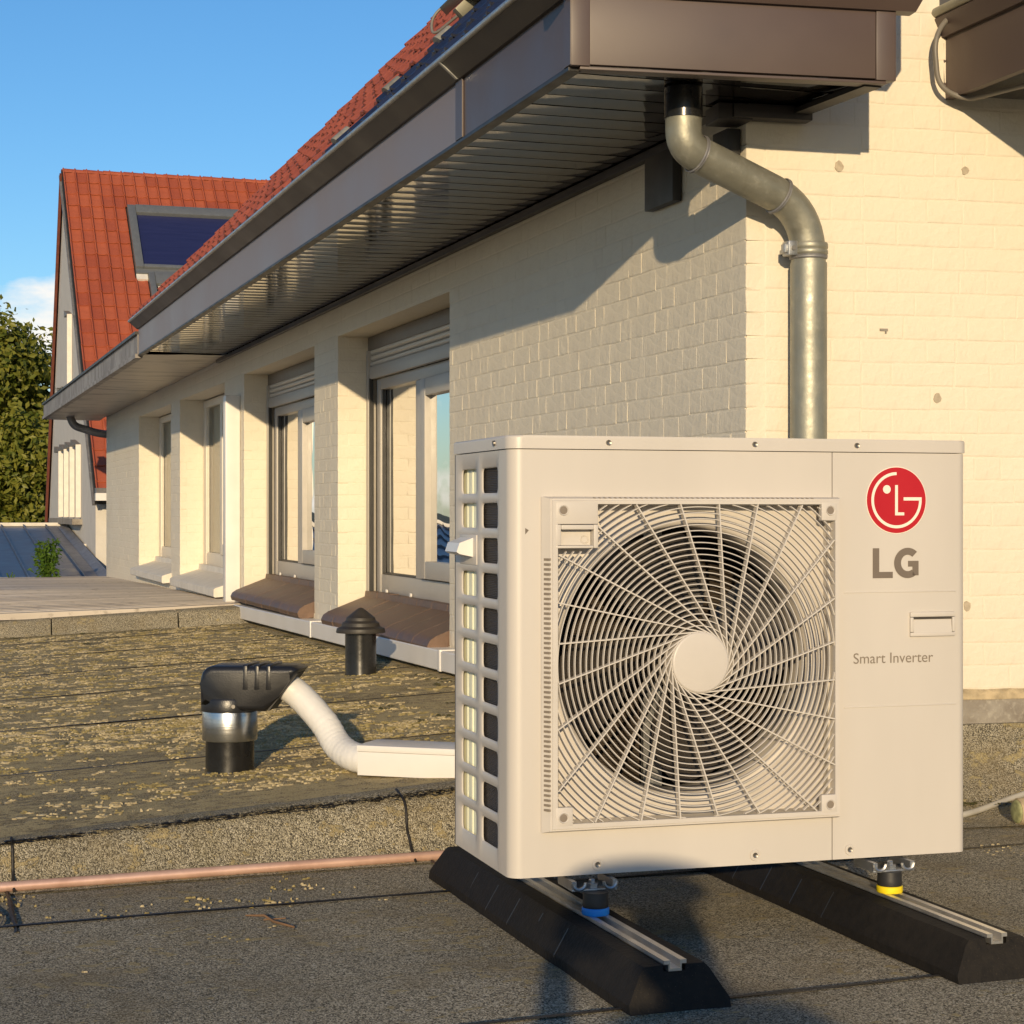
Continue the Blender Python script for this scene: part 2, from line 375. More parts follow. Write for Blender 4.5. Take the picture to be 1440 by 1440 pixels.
def bleed(parent, pf, n=60, w=.008):                          # dark bitumen squeezed out along a lap
    bm = B(); A = []
    for i in range(n+1):
        u, v, z = pf(i/n); ww = w*(.45+.9*abs(noise.noise(Vector((u*7, v*3, 1.7))))+.3*random.random())
        A.append([bm.verts.new((u, v+.052-ww*.35, z+.0035)), bm.verts.new((u, v+.062, z+.0036)), bm.verts.new((u, v+.066+ww*1.3, z-.0035))])
    for a, b_ in zip(A, A[1:]):
        bm.faces.new((a[0], b_[0], b_[1], a[1])); bm.faces.new((a[1], b_[1], b_[2], a[2]))
    return finish('bitumen_seam', bm, M_BITUMEN, parent)

low = struct('lower_flat_roof', HOME, YAW)
def vb(u): return -.436+(u+2.012)*.0613                       # foot of the step between the two roofs
def vt(u): return -.385+(u+2.0)*.155                          # top of that step
def lapv(k):
    return lambda u: -.855-1.02*k+.06*(u+1.6)+wob(u, k, 1.1, .012)
flat = lambda u, v: -.004-.002*(v+1)
sheet('felt_sheet', low, M_FELT_LO, -9, 6, lapv(0), lambda u: max(vb(u), -.2)+.25, flat, tilt=.006, nv=8)
sheet('felt_sheet', low, M_FELT_LO, -9, 6, lapv(1), lambda u: lapv(0)(u)+.06, flat, tilt=.006, lift=0.0)
sheet('felt_sheet', low, M_FELT_LO, -9, 6, lapv(2), lambda u: lapv(1)(u)+.06, flat, tilt=.006)
for k in range(3, 8): sheet('felt_sheet', low, M_FELT_LO, -9, 6, lapv(k), (lambda k: lambda u: lapv(k-1)(u)+.06)(k), flat, tilt=.006, du=.3, nv=4)
bleed(low, lambda t: (-4+6*t, lapv(0)(-4+6*t), .003), 160, .006)
bleed(low, lambda t: (-4+6*t, lapv(1)(-4+6*t), .003), 160, .006)
bleed(low, lambda t: (-2.03+.01*sin(9*t), -.87+.43*t, .0035), 30, .012)
def cross_seam(parent, u, v0, v1, zf, w=.006):
    bm = B(); A = []
    n = 24
    for i in range(n+1):
        v = v0+(v1-v0)*i/n; ww = w*(.5+random.random()*.7); uu = u+wob(v, u, 6, .006)
        A.append([bm.verts.new((uu-ww, v, zf(uu, v)+.002)), bm.verts.new((uu, v, zf(uu, v)+.006)), bm.verts.new((uu+ww, v, zf(uu, v)+.002))])
    for a, b_ in zip(A, A[1:]):
        bm.faces.new((a[0], b_[0], b_[1], a[1])); bm.faces.new((a[1], b_[1], b_[2], a[2]))
    return finish('bitumen_seam', bm, M_BITUMEN, parent)
cross_seam(low, -1.02, -.84, -.40, lambda u, v: 0)
cross_seam(low, -2.0, -.88, -.45, lambda u, v: 0)

up = struct('upper_flat_roof', HOME, YAW)
laps = [None, .66, 1.85, 3.04, 4.24, 5.5, 6.74, 8.2]
def lv(k):
    if k == 0: return lambda u: vt(u)-.01
    return lambda u: laps[k]+.035*(u+1.9)+wob(u, k*3.3, 1.2, .016)
def zS(u, v):                                                 # top of the sheet that lies at this spot
    for k in range(7):
        a, b_ = lv(k)(u), lv(k+1)(u)
        if a <= v < b_: return zB(u, v)+.006*(v-a)/(b_+.06-a)
    return zB(u, v)
for k in range(7):
    sheet('felt_sheet', up, M_FELT_HI, -9, .02, lv(k), (lambda k: lambda u: lv(k+1)(u)+.06)(k), zB, tilt=.006, nv=12, lift=0)
for k in range(1, 7): bleed(up, (lambda k: lambda t: (-4.5+4.4*t, lv(k)(-4.5+4.4*t), zB(-4.5+4.4*t, lv(k)(-4.5+4.4*t))+.004))(k), 140, .009 if k < 4 else .012)
# the step: felt turned down over a rounded edge, two pieces with a welt between
def step(u0, u1, parent):
    bm = B(); n = max(4, int((u1-u0)/.07)); rows = []
    for i in range(n+1):
        u = u0+(u1-u0)*i/n; b0 = vb(u); t0 = vt(u); zt = zB(u, t0)+.001; w1 = wob(u, 0, 2.5, .006)
        prof = [(b0-.05, .0015), (b0-.012, .004), (b0+.006, .02), (b0+(t0-b0)*.22, zt*.45+w1), (b0+(t0-b0)*.36, zt*.80+w1), (b0+(t0-b0)*.50, zt*.94+w1*.6), (b0+(t0-b0)*.72, zt+.002), (t0, zt+.004), (t0+.06, zB(u, t0+.06)+.003)]
        rows.append([bm.verts.new((u, p[0], p[1]+wob(u, p[0]*4, 11, .0025))) for p in prof])
    for a, b_ in zip(rows, rows[1:]):
        for k in range(len(a)-1): bm.faces.new((a[k], b_[k], b_[k+1], a[k+1]))
    return finish('upstand_sheet', bm, M_FELT_UP, parent, smooth=50)
step(-9, -1.985, up); step(-1.985, -1.06, up); step(-1.06, .36, up)
for us in (-1.985, -1.06):
    bm = B(); b0, t0 = vb(us), vt(us); zt = zB(us, t0)
    pr = [(b0-.045, .006), (b0+.004, .03), (b0+(t0-b0)*.22, zt*.45+.004), (b0+(t0-b0)*.36, zt*.80+.004), (b0+(t0-b0)*.5, zt*.94+.004), (t0, zt+.008)]
    tube(bm, [(us+wob(p[0], p[1], 20, .003), p[0], p[1]) for p in smooth_path([(0, q[0], q[1]) for q in pr], .02, 3) for p in [(p[1], p[2])]], .0035, 6)
    finish('bitumen_seam', bm, M_BITUMEN, up, smooth=60)
# cracked dark bitumen specks where the felt bends over: uncountable
V_, F_ = [], []
for k in range(5200):
    u = random.uniform(-4, .3); t0 = vt(u); b0 = vb(u); q = random.gauss(.60, .075)*(1 if random.random() < .93 else .9)
    if noise.noise(Vector((u*3.1, 2.2, 0))) < -.25 and random.random() < .6: continue
    v = b0+(t0-b0)*q; z = zB(u, t0)*(.94+.06*min(1, max(0, (q-.5)/.22)))+.0045+wob(u, v*4, 11, .0025)
    r = random.uniform(.002, .0075); o = len(V_); n = 5; ph_ = random.random()*6
    for j in range(n): V_.append((u+cos(ph_+6.283*j/n)*r*random.uniform(.6, 1.7), v+sin(ph_+6.283*j/n)*r*random.uniform(.4, .9), z+random.uniform(-.0004, .0012)))
    F_.append(tuple(range(o, o+n)))
me = bpy.data.meshes.new('bitumen_specks'); me.from_pydata(V_, [], F_); me.materials.append(M_BITUMEN)
o = bpy.data.objects.new('bitumen_specks', me); COL.objects.link(o); o.parent = up; o['kind'] = 'stuff'
# lichen: thousands of thin raised flakes, thick further up the roof and in patches near its edge
def lichen(parent, n, area, dens, zf, mats, rmin, rmax, name='lichen', spread=.022):
    V_, F_, I_ = [], [], []
    made = 0; tries = 0
    while made < n and tries < n*3:
        tries += 1
        cu_ = random.uniform(area[0], area[1]); cv_ = random.uniform(area[2], area[3])
        if random.random() > dens(cu_, cv_): continue
        sz = random.random()**1.6; mi = 0 if random.random() < .6 else 1
        for q in range(int(2+12*sz)):
            u = cu_+random.gauss(0, spread*(.4+sz)); v = cv_+random.gauss(0, spread*.7*(.4+sz))
            if u > area[1] or (v < vt(u)+.02 and parent is up): continue
            r = rmin+(rmax-rmin)*random.random()**2; h = random.uniform(.0006, .0023); z = zf(u, v)+.002+wob(u, v, 2.3, .004); k = 6; o = len(V_); a0 = random.random()*6
            ring = [(cos(a0+6.283*j/k)*r*random.uniform(.4, 1.5), sin(a0+6.283*j/k)*r*random.uniform(.35, 1.1)) for j in range(k)]
            for x, y in ring: V_.append((u+x*1.3, v+y*1.15, z-.002))
            for x, y in ring: V_.append((u+x*.8, v+y*.6+.0006, z+h*random.uniform(.5, 1.3)))
            for j in range(k): F_.append((o+j, o+(j+1) % k, o+k+(j+1) % k, o+k+j)); I_.append(mi)
            F_.append(tuple(range(o+k, o+2*k))); I_.append(mi); made += 1
    me = bpy.data.meshes.new(name); me.from_pydata(V_, [], F_)
    for m_ in mats: me.materials.append(m_)
    me.polygons.foreach_set('material_index', I_); me.update()
    o = bpy.data.objects.new(name, me); COL.objects.link(o); o.parent = parent; o['kind'] = 'stuff'; return o
M_LICH = leaf('ochre lichen', (.25, .20, .105), (.47, .39, .23), .0); M_LICH2 = leaf('olive lichen', (.19, .15, .055), (.30, .24, .10), .0)
def dens_hi(u, v):
    nn = noise.noise(Vector((u*1.5, v*1.0, 7)))+.6*noise.noise(Vector((u*5, v*3, 9)))
    edge_ = min(1, max(0, (v-vt(u)-.12)/.25))
    return edge_*min(1, max(.02, .12+.16*min(4, max(0, v))+nn*.5))
lichen(up, 25000, (-3.2, -.14, -.3, 7.4), dens_hi, zS, (M_LICH, M_LICH2), .003, .014)
lichen(up, 8000, (-2.5, -.5, -.25, 2.0), lambda u, v: dens_hi(u, v)*.9, zS, (M_LICH, M_LICH2), .0025, .010)
lichen(low, 320, (-2.6, .6, -1.25, -.47), lambda u, v: max(0, .1+noise.noise(Vector((u*3, v*5, 2))))*(1 if v > -.88 else .12), lambda u, v: -.001, (M_LICH2, M_LICH), .002, .005, spread=.03)
# moss cushions gathered along laps and the far kerb: uncountable
def moss(parent, spots, mat=M_MOSS):
    bm = B()
    for (u, v, z, r) in spots:
        for k in range(random.randint(3, 6)):
            a = random.random()*6.28; d = random.random()*r*1.6; rr = r*random.uniform(.25, .6); h = rr*random.uniform(.25, .55)
            c = Vector((u+cos(a)*d*1.3, v+sin(a)*d, z)); top = bm.verts.new(c+Vector((0, 0, h)))
            ring = [bm.verts.new(c+Vector((cos(q*1.047+a)*rr*random.uniform(.7, 1.2), sin(q*1.047+a)*rr*random.uniform(.7, 1.2), 0))) for q in range(6)]
            mid = [bm.verts.new(c+(r_.co-c)*.62+Vector((0, 0, h*.72))) for r_ in ring]
            for q in range(6):
                bm.faces.new((ring[q], ring[(q+1) % 6], mid[(q+1) % 6], mid[q])); bm.faces.new((mid[q], mid[(q+1) % 6], top))
    return finish('moss', bm, mat, parent, smooth=70, kind='stuff')
sp = []
for k in range(700):
    u = random.uniform(-5, -.12); v = random.uniform(.3, 7.3)
    if noise.noise(Vector((u*1.3, v*1.1, 5))) + .25*(v > 6.2) + .2*(u > -.5) < .12: continue
    sp.append((u, v, zS(u, v)+.001, random.uniform(.006, .020)))
for k in range(160):
    u = random.uniform(-5, -.15); sp.append((u, 7.35+random.gauss(0, .07)-.15*(u+.18), zB(u, 7.4), random.uniform(.01, .03)))
for k in range(120):
    v = random.uniform(1.5, 7.4); sp.append((-.11-abs(random.gauss(0, .05)), v, zB(-.1, v), random.uniform(.008, .026)))
moss(up, sp)

# kerb at the far end of the upper roof
kb = struct('roof_kerb', HOME, YAW)
def kv(u): return 7.49-.15*(u+.18)*.9
cuts = [-9, -6.2, -3.6, -1.30, -.5, .06]
for a, b_ in zip(cuts, cuts[1:]):
    bm = B(); n = max(3, int((b_-a)/.2)); rows = []
    for i in range(n+1):
        u = a+.004+(b_-a-.008)*i/n; v = kv(u); z0 = zB(u, v); h = .108+wob(u, 1, 2, .006)
        rows.append([bm.verts.new((u, p, q)) for p, q in ((v-.05, z0-.005), (v-.02, z0+.02), (v, z0+h*.85), (v+.02, z0+h), (v+.62, z0+h+.004), (v+.64, z0-.05))])
    for r1, r2 in zip(rows, rows[1:]):
        for k in range(5): bm.faces.new((r1[k], r2[k], r2[k+1], r1[k+1]))
    finish('kerb_sheet', bm, M_FELT_LO, kb, smooth=40)
# corrugated low roof beyond the kerb
cr = struct('corrugated_roof', HOME, YAW)
nrib = 44; v0c, v1c = 7.72, 16.9
for k in range(nrib):
    a = v0c+(v1c-v0c)*k/nrib; w_ = (v1c-v0c)/nrib
    bm = B(); rows = []
    for i in range(13):
        u = -9+9.0*i/12; zz = .178-.0128*(a-7.7)+.028*max(u, -1.8)*max(0, 1-(a-7.7)/4)
        rows.append([bm.verts.new((u, a+w_*q, zz+h+wob(u, a+q, .8, .008))) for q, h in ((0, -.002), (.05, .0), (.14, .040), (.40, .044), (.52, .004), (1.01, -.004))])
    for r1, r2 in zip(rows, rows[1:]):
        for q in range(5): bm.faces.new((r1[q], r2[q], r2[q+1], r1[q+1]))
    finish('corrugated_sheet', bm, M_CORR, cr, smooth=25)
bm = B(); box(bm, -9, 0, 7.75, 17.0, -3.2, .0); finish('roof_underside', bm, M_RENDER, cr)
bm = B(); box(bm, -9, .3, -.2, 7.6, -3.2, -.06); finish('roof_underside', bm, M_RENDER, up)
bm = B(); box(bm, -9, 6, -9, -.25, -3.2, -.05); finish('roof_underside', bm, M_RENDER, low)

# ------------------------------------------------------------------ the house
house = thing('house', 'cream painted brick house with brown eaves, red tiled roof and four shuttered window bays', 'house', HOME, YAW)
FB = R(13)-YAW                                               # the end wall is a little out of square
ZT = 1.96                                                     # underside of the eaves
ZL = 1.775                                                    # underside of the window lintels
WIN = [(2.914, 5.041, .27), (5.635, 7.905, .27), (8.70, 10.967, .24), (11.50, 13.80, .24)]
side = thing('side_wall', None, None); side.parent = house
front = thing('front_wall', None, None); front.parent = house; front.rotation_euler = (0, 0, FB)
VEND = 16.85
# backing behind the brick faces
bm = B(); D = .0013
edges = [.006]+[x for w in WIN for x in (w[0]-D, w[1]+D)]+[VEND]
for a, b_ in zip(edges[0::2], edges[1::2]): box(bm, D, .40, a, b_, -3.2, ZL+.0005)
box(bm, D, .40, .10, VEND, ZL+.001, 2.12)
for w in WIN: box(bm, D, .40, w[0]-D+.0005, w[1]+D-.0005, -3.2, w[2]-.02)
finish('render_backing', bm, M_WALL, side)
bm = B(); box(bm, .005, 6, D, .35, -3.2, 3.6); finish('render_backing', bm, M_WALL, front)
# brick pool
def brick_mesh(L, seed):
    rnd = random.Random(seed); bm = B(); nx = 6 if L > .15 else 4; H = .0630
    xs = [-L/2+L*i/(nx-1) for i in range(nx)]; zs = [-H/2, -H/2+.0035, H/2-.0035, H/2]
    xs[1] = xs[0]+.0035; xs[-2] = xs[-1]-.0035; tx, tz = rnd.uniform(-.003, .003), rnd.uniform(-.008, .008); of = rnd.uniform(-.0004, .0006)
    G = []
    for j, z in enumerate(zs):
        row = []
        for i, x in enumerate(xs):
            edge = (i in (0, nx-1)) or (j in (0, 3)); y = of+x*tx+z*tz+rnd.uniform(-.0002, .0002)+(.0008 if edge else 0)
            row.append(bm.verts.new((x+(rnd.uniform(-.0022, .0022) if edge else 0), y, z+(rnd.uniform(-.0016, .0016) if edge else 0))))
        G.append(row)
    for j in range(3):
        for i in range(nx-1): bm.faces.new((G[j][i], G[j][i+1], G[j+1][i+1], G[j+1][i]))
    rim = G[0]+[G[1][-1], G[2][-1]]+G[3][::-1]+[G[2][0], G[1][0]]
    bk = [bm.verts.new((v.co.x, .0545, v.co.z)) for v in rim]
    n = len(rim)
    for i in range(n): bm.faces.new((rim[i], rim[(i+1) % n], bk[(i+1) % n], bk[i]))
    bmesh.ops.recalc_face_normals(bm, faces=bm.faces)
    me = bpy.data.meshes.new('brick'); bm.to_mesh(me); bm.free(); me.materials.append(M_WALL)
    return me
STR = [brick_mesh(.192, s) for s in range(9)]; HDR = [brick_mesh(.094, s+50) for s in range(9)]
bricks = []                                                   # (wall, mesh, loc, rot, scale)
CH = .0662
def lay(wall, a0, a1, z, place, first):                       # one course between a0 and a1; place(mid) -> loc, rot
    x = a0; st = first; rr = random.random
    while x < a1-.02:
        L = (.192 if st else .094)+random.gauss(0, .011)
        if x+L > a1-.03: L = a1-x
        if a1-x-L < .05: L = a1-x
        me = random.choice(STR if L > .14 else HDR); nat = .192 if L > .14 else .094
        lc, rt = place(x+L/2)
        bricks.append((wall, me, Vector((lc[0], lc[1], z)), rt, ((L)/nat, 1.0, random.uniform(.96, 1.03)), L))
        x += L+random.uniform(.0006, .0036); st = not st
zc = []
z = -.30
while z < 3.55: zc.append(z); z += CH
for ci, z in enumerate(zc):
    top, bot = z+CH/2, z-CH/2
    if top < 2.0 and bot > -.2:
        segs = [(0.0, VEND)]
        for w in WIN:
            if top > w[2]+.0 and bot < ZL-.01:
                ns = []
                for a, b_ in segs:
                    if w[0] > a and w[1] < b_: ns += [(a, w[0]), (w[1], b_)]
                    else: ns.append((a, b_))
                segs = ns
        for a, b_ in segs:
            odd = ci % 2
            lo = a+(.057 if not odd else 0)                    # courses overlap alternately round each corner
            if a == 0: lo = -.003
            lay(side, lo, b_, z, lambda m_: ((0, m_, 0), -pi/2), odd)
        # reveals at the far side of each bay
        for w in WIN:
            if top > w[2]+.12 and bot < ZL-.01:
                lay(side, .057 if ci % 2 else 0.0, .205, z, (lambda vv: lambda m_: ((m_, vv, 0), 0))(w[1]), not (ci % 2))
    if bot > .25: lay(front, .058, 2.6, z, lambda m_: ((m_, 0, 0), 0), not (ci % 2))
FR = Matrix.Rotation(FB, 4, 'Z'); HM = Matrix.Translation(HOME) @ Matrix.Rotation(YAW, 4, 'Z')
def pix(p):
    return 720+2600*p.x/p.y, 720-2600*(p.z-EYE)/p.y
rank = []
for i, b_ in enumerate(bricks):
    p = HM @ ((FR @ b_[2]) if b_[0] is front else b_[2])
    x, y = pix(p); vis = -20 < x < 1450 and -20 < y < 1440 and not (655 < x < 1345 and y > 628)
    isrev = abs(b_[3]) < .01 and b_[0] is side
    nrm = (FR @ Vector((0, -1, 0))) if b_[0] is front else (Vector((0, -1, 0)) if isrev else Vector((-1, 0, 0)))
    nw = Matrix.Rotation(YAW, 3, 'Z') @ nrm.to_3d(); fs = abs(nw.dot((p-Vector((0, 0, EYE))).normalized()))
    if 1190 < x and y < 110 and b_[0] is front and x > 1320: vis = False
    if x < 1230 and x > 1040 and y < 150: vis = False
    rank.append(((b_[5]*fs*2600/p.y)*(.06*2600/p.y) if vis else 0, i))
rank.sort(reverse=True); single = {i for s, i in rank[:295]}
rest = {side: [], front: []}
for i, (wall, me, lc, rt, scl, L) in enumerate(bricks):
    tw = (random.uniform(-.004, .004), random.uniform(-.004, .004), rt+random.uniform(-.002, .002))
    if i in single: inst('brick', me, wall, lc, tw, scl)
    else: rest[wall].append((me, Matrix.LocRotScale(lc, Matrix.Rotation(rt, 3, 'Z'), Vector(scl))))
def join(name, items, mat, parent, smooth=True):
    V, F = [], []
    for me, M in items:
        o = len(V); V += [tuple(M @ v.co) for v in me.vertices]; F += [tuple(o+i for i in p.vertices) for p in me.polygons]
    me = bpy.data.meshes.new(name); me.from_pydata(V, [], F); me.update()
    if smooth: me.polygons.foreach_set('use_smooth', [True]*len(me.polygons))
    me.materials.append(mat); o = bpy.data.objects.new(name, me); COL.objects.link(o); o.parent = parent; o['kind'] = 'stuff'; return o
join('brickwork', rest[side], M_WALL, side, False); join('brickwork', rest[front], M_WALL, front, False)
# chipped plug holes in the end wall
for (s, zz, r) in ((.278, 1.804, .013), (.662, 1.808, .011), (.576, 1.158, .012), (.668, .567, .012)):
    bm = B(); n = 11; A = [(s+cos(2*pi*k/n)*r*random.uniform(.8, 1.15), zz+sin(2*pi*k/n)*r*1.15*random.uniform(.85, 1.15)) for k in range(n)]
    prism(bm, A, 'y', -.0026, .004); finish('filled_hole', bm, M_PLUG, front)
bm = B(); box(bm, .400, .424, -.0035, .004, 1.345, 1.352); box(bm, .416, .420, -.004, .003, 1.338, 1.350); finish('paint_chip', bm, M_CONC, front)
# plinth: concrete band, sandy fillet on top, felt turned up the wall
bm = B(); box(bm, .02, 3, -.012, .03, .228, .305, .004); finish('concrete_plinth', bm, M_CONC, front, smooth=40)
bm = B(); rows = []
for i in range(61):
    s = .02+2.6*i/60; rows.append([bm.verts.new((s, y, z_+wob(s, y, 30, .003))) for y, z_ in ((-.016, .302), (-.014+wob(s, 0, 25, .003), .316), (-.004, .327), (.006, .332))])
for a, b_ in zip(rows, rows[1:]):
    for k in range(3): bm.faces.new((a[k], b_[k], b_[k+1], a[k+1]))
finish('mortar_fillet', bm, M_MORTAR, front, smooth=60)
bm = B(); rows = []
for i in range(81):
    s = .0+3*i/80; w1 = wob(s, 2, 3, .01)
    rows.append([bm.verts.new((s, y+wob(s, z_*3, 7, .003), z_)) for y, z_ in ((-.36, .0015), (-.20+w1, .006), (-.13+w1, .03), (-.10+w1, .07), (-.055, .10), (-.03, .15), (-.024, .232), (0, .234))])
for a, b_ in zip(rows, rows[1:]):
    for k in range(7): bm.faces.new((a[k], b_[k], b_[k+1], a[k+1]))
finish('wall_upstand', bm, M_FELT_LO, front, smooth=50)
sp2 = [(s, -.15+random.gauss(0, .03), .03, random.uniform(.006, .016)) for s in [random.uniform(.4, 1.6) for _ in range(90)]]
moss(front, sp2)

# window bays
def slab(bm, x, y0, y1, z0, z1, t=.04, bev=.004): box(bm, x, x+t, y0, y1, z0, z1, bev)
def wavy(parent, u, v0, v1, z0, z1, name='curtain', amp=.014, folds=9):
    bm = B(); n = folds*8; A = []
    for i in range(n+1):
        t = i/n; v = v0+(v1-v0)*t; x = u+amp*sin(t*folds*2*pi+.6*sin(t*9))
        A.append((bm.verts.new((x, v, z0)), bm.verts.new((x, v, z1))))
    for a, b_ in zip(A, A[1:]): bm.faces.new((a[0], b_[0], b_[1], a[1]))
    return finish(name, bm, M_CURT, parent, smooth=80)
for wi, (a, b_, zs) in enumerate(WIN):
    win = thing('window', None, None, (0, 0, 0)); win.parent = house
    big = wi < 2
    fm = M_FRAME if big else M_FRAMEW
    zb = .40 if big else .385
    zt = 1.545 if big else ZL-.01
    sf = b_-5.041                                              # same bay drawn further along
    if big:
        bm = B(); box(bm, .165, .30, a, b_, 1.70, ZL-.002, .003); finish('shutter_box', bm, M_SHUTBOX, win, smooth=40)
        for k in range(3):
            bm = B(); z0 = 1.612+k*.032
            prism(bm, [(.185, z0), (.172, z0+.006), (.168, z0+.016), (.172, z0+.026), (.185, z0+.030)], 'y', a+.03, b_-.03)
            finish('shutter_slat', bm, M_SHUT, win, smooth=50)
        bm = B(); box(bm, .162, .19, a+.025, b_-.025, 1.545, 1.610, .004); finish('shutter_bottom_bar', bm, M_FRAME, win, smooth=40)
        bm = B(); box(bm, .155, .20, b_-.045, b_-.002, zb, 1.70, .003); finish('guide_rail', bm, M_FRAME, win, smooth=40)
        bm = B(); box(bm, .160, .178, b_-.070, b_-.050, zb, 1.55); finish('gasket', bm, M_GASKET, win)
    # frame
    f0, f1 = .195, .25
    bm = B()
    box(bm, f0, f1, b_-.16, b_-.075 if big else b_-.01, zb, zt, .005)
    box(bm, f0, f1, a+.01, a+.09, zb, zt, .005)
    box(bm, f0, f1, a+.0905, b_-.1605, zt-.06, zt, .005)
    box(bm, f0+.004, f1, a+.0905, b_-.1605, zb, zb+.105, .005)
    finish('window_frame', bm, fm, win, smooth=40)
    # fixed light at the far side, opening sash nearer
    vm = b_-.98
    bm = B(); box(bm, f0-.004, f1, vm-.05, vm+.10, zb+.106, zt-.061, .006); finish('mullion', bm, fm, win, smooth=40)
    g0, g1 = vm+.10, b_-.16
    bm = B(); bm.faces.new([bm.verts.new(p) for p in ((.224, g0, zb+.105), (.224, g1, zb+.105), (.224, g1, zt-.06), (.224, g0, zt-.06))]); finish('glass_pane', bm, M_GLASS, win)
    bm = B()
    for q0, q1, p0, p1 in ((g0+.0, g0+.012, zb+.105, zt-.06), (g1-.012, g1, zb+.105, zt-.06)): box(bm, .205, .221, q0, q1, p0, p1)
    box(bm, .2052, .2208, g0+.0125, g1-.0125, zb+.105, zb+.115); finish('gasket', bm, M_GASKET if big else fm, win)
    s0, s1 = a+.095, vm-.055
    bm = B(); t = .085
    box(bm, f0-.025, f1-.02, s1-t, s1, zb+.112, zt-.064, .006); box(bm, f0-.025, f1-.02, s0, s0+t, zb+.112, zt-.064, .006)
    box(bm, f0-.024, f1-.02, s0+t+.0005, s1-t-.0005, zb+.112, zb+.112+t, .006); box(bm, f0-.024, f1-.02, s0+t+.0005, s1-t-.0005, zt-.064-t, zt-.064, .006)
    sash = finish('sash', bm, fm, win, smooth=40)
    bm = B(); bm.faces.new([bm.verts.new(p) for p in ((.202, s0+t, zb+.112+t), (.202, s1-t, zb+.112+t), (.202, s1-t, zt-.064-t), (.202, s0+t, zt-.064-t))]); finish('glass_pane', bm, M_GLASS, win)
    if big:
        for vv in (b_-.32, vm+.18):
            bm = B(); lathe(bm, [(.012, -.010), (.010, 0)], (f0-.002, vv, zb+.02), 10, axis='x'); finish('drain_cap', bm, M_WHITE, win, smooth=40)
    wavy(win, .262, vm+.12, b_-.06, zb-.05, zt, folds=5)
    bm = B(); A_ = []                                          # the gathered edge of the curtain by the far jamb
    for i in range(25):
        q = i/24; A_.append((bm.verts.new((.240+.155*q, b_-.055+.010*sin(q*19), zb-.05)), bm.verts.new((.240+.155*q, b_-.055+.010*sin(q*19), zt))))
    for a_, c_ in zip(A_, A_[1:]): bm.faces.new((a_[0], c_[0], c_[1], a_[1]))
    finish('curtain', bm, M_CURT, win, smooth=80)
    wavy(win, .31, s1-.62 if big else s0, s1+.02, zb-.05, zt, folds=4, amp=.025)
    # sill
    if big:
        st = win
        n = 8; w_ = (b_-a-.02)/n
        prof = [(.20, .405), (.195, .425), (.150, .425), (.146, .395), (-.055, .318), (-.082, .300), (-.094, .275), (-.086, .250), (-.060, .243), (.0, .250), (.20, .30)]
        for k in range(n):
            bm = B(); jig = random.uniform(-.002, .002); prism(bm, [(x+jig, z_+jig-.012) for x, z_ in prof], 'y', a+.01+w_*k+.003, a+.01+w_*(k+1)-.003)
            finish('sill_tile', bm, M_SILL, st, smooth=35)
    else:
        bm = B(); prism(bm, [(.20, .36), (.20, .40), (.16, .40), (.155, .355), (-.075, .285), (-.085, .275), (-.085, .225), (-.075, .218), (.2, .24)], 'y', a-.03, b_+.0)
        finish('sill', bm, M_STONE, win, smooth=35)
# dim room behind the windows
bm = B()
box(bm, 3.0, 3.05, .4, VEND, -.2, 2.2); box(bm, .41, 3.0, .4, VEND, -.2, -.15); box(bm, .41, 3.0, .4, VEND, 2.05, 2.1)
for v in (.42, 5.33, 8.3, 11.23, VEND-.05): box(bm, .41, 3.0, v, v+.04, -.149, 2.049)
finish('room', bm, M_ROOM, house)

# eaves
eave = thing('eaves', None, None); eave.parent = house
OV = .637; VS = 8.52; VE = 17.62
p1 = Vector((-.637, -.348)); p2 = Vector((.207, -.449))
def vfront(u): return p1.y+(u-p1.x)*(p2.y-p1.y)/(p2.x-p1.x)
pitchP = .1245
k = 0; v = -.46
while v < VS-.01:
    nv = min(v+pitchP, VS); g_ = .0048
    u0, u1 = -.625, (.195 if v < -.01 else -.004)
    va, vb_ = v+g_, nv-g_
    bm = B()
    a0 = max(va, vfront(u0)+.01); a1 = max(va, vfront(u1)+.01); 
    if vb_ > a0+.01 or vb_ > a1+.01:
        e0, e1 = max(vb_, a0+.004), max(vb_, a1+.004)
        def cross(u, q0, q1):
            d_ = min(.007, (q1-q0)*.3); wv = random.uniform(-.0006, .0006)
            return [(u, q0, ZT+.013), (u, q0, ZT+wv), (u, (q0*3+q1)/4, ZT+wv-.0010), (u, (q0+q1)/2, ZT+wv-.0013), (u, (q0+3*q1)/4, ZT+wv-.0010), (u, q1, ZT+wv), (u, q1, ZT+.013)]
        S = [cross(u0+(u1-u0)*i/6, a0+(a1-a0)*i/6, e0+(e1-e0)*i/6) for i in range(7)]
        Vv = [[bm.verts.new(p) for p in s_] for s_ in S]
        for r1, r2 in zip(Vv, Vv[1:]):
            for q in range(6): bm.faces.new((r1[q], r2[q], r2[q+1], r1[q+1]))
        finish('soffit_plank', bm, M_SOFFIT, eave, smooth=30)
    else: bm.free()
    v = nv; k += 1
bm = B(); prism(bm, [(-.62, vfront(-.62)+.005), (.19, vfront(.19)+.005), (.19, .12), (-.02, .12), (-.02, VE-.02), (-.62, VE-.02)], 'z', ZT+.014, ZT+.05); finish('soffit_backing', bm, M_GASKET, eave)
bm = B()
n = 40; rows = []
for i in range(n+1):
    vv = VS+.004+(VE-.03-VS)*i/n
    rows.append([bm.verts.new((u, vv, ZT-.01-.004*(vv-VS)+wob(u*2, vv, 1.2, .010)+wob(u*2, vv, 4, .003))) for u in (-.625, -.45, -.3, -.15, -.004)])
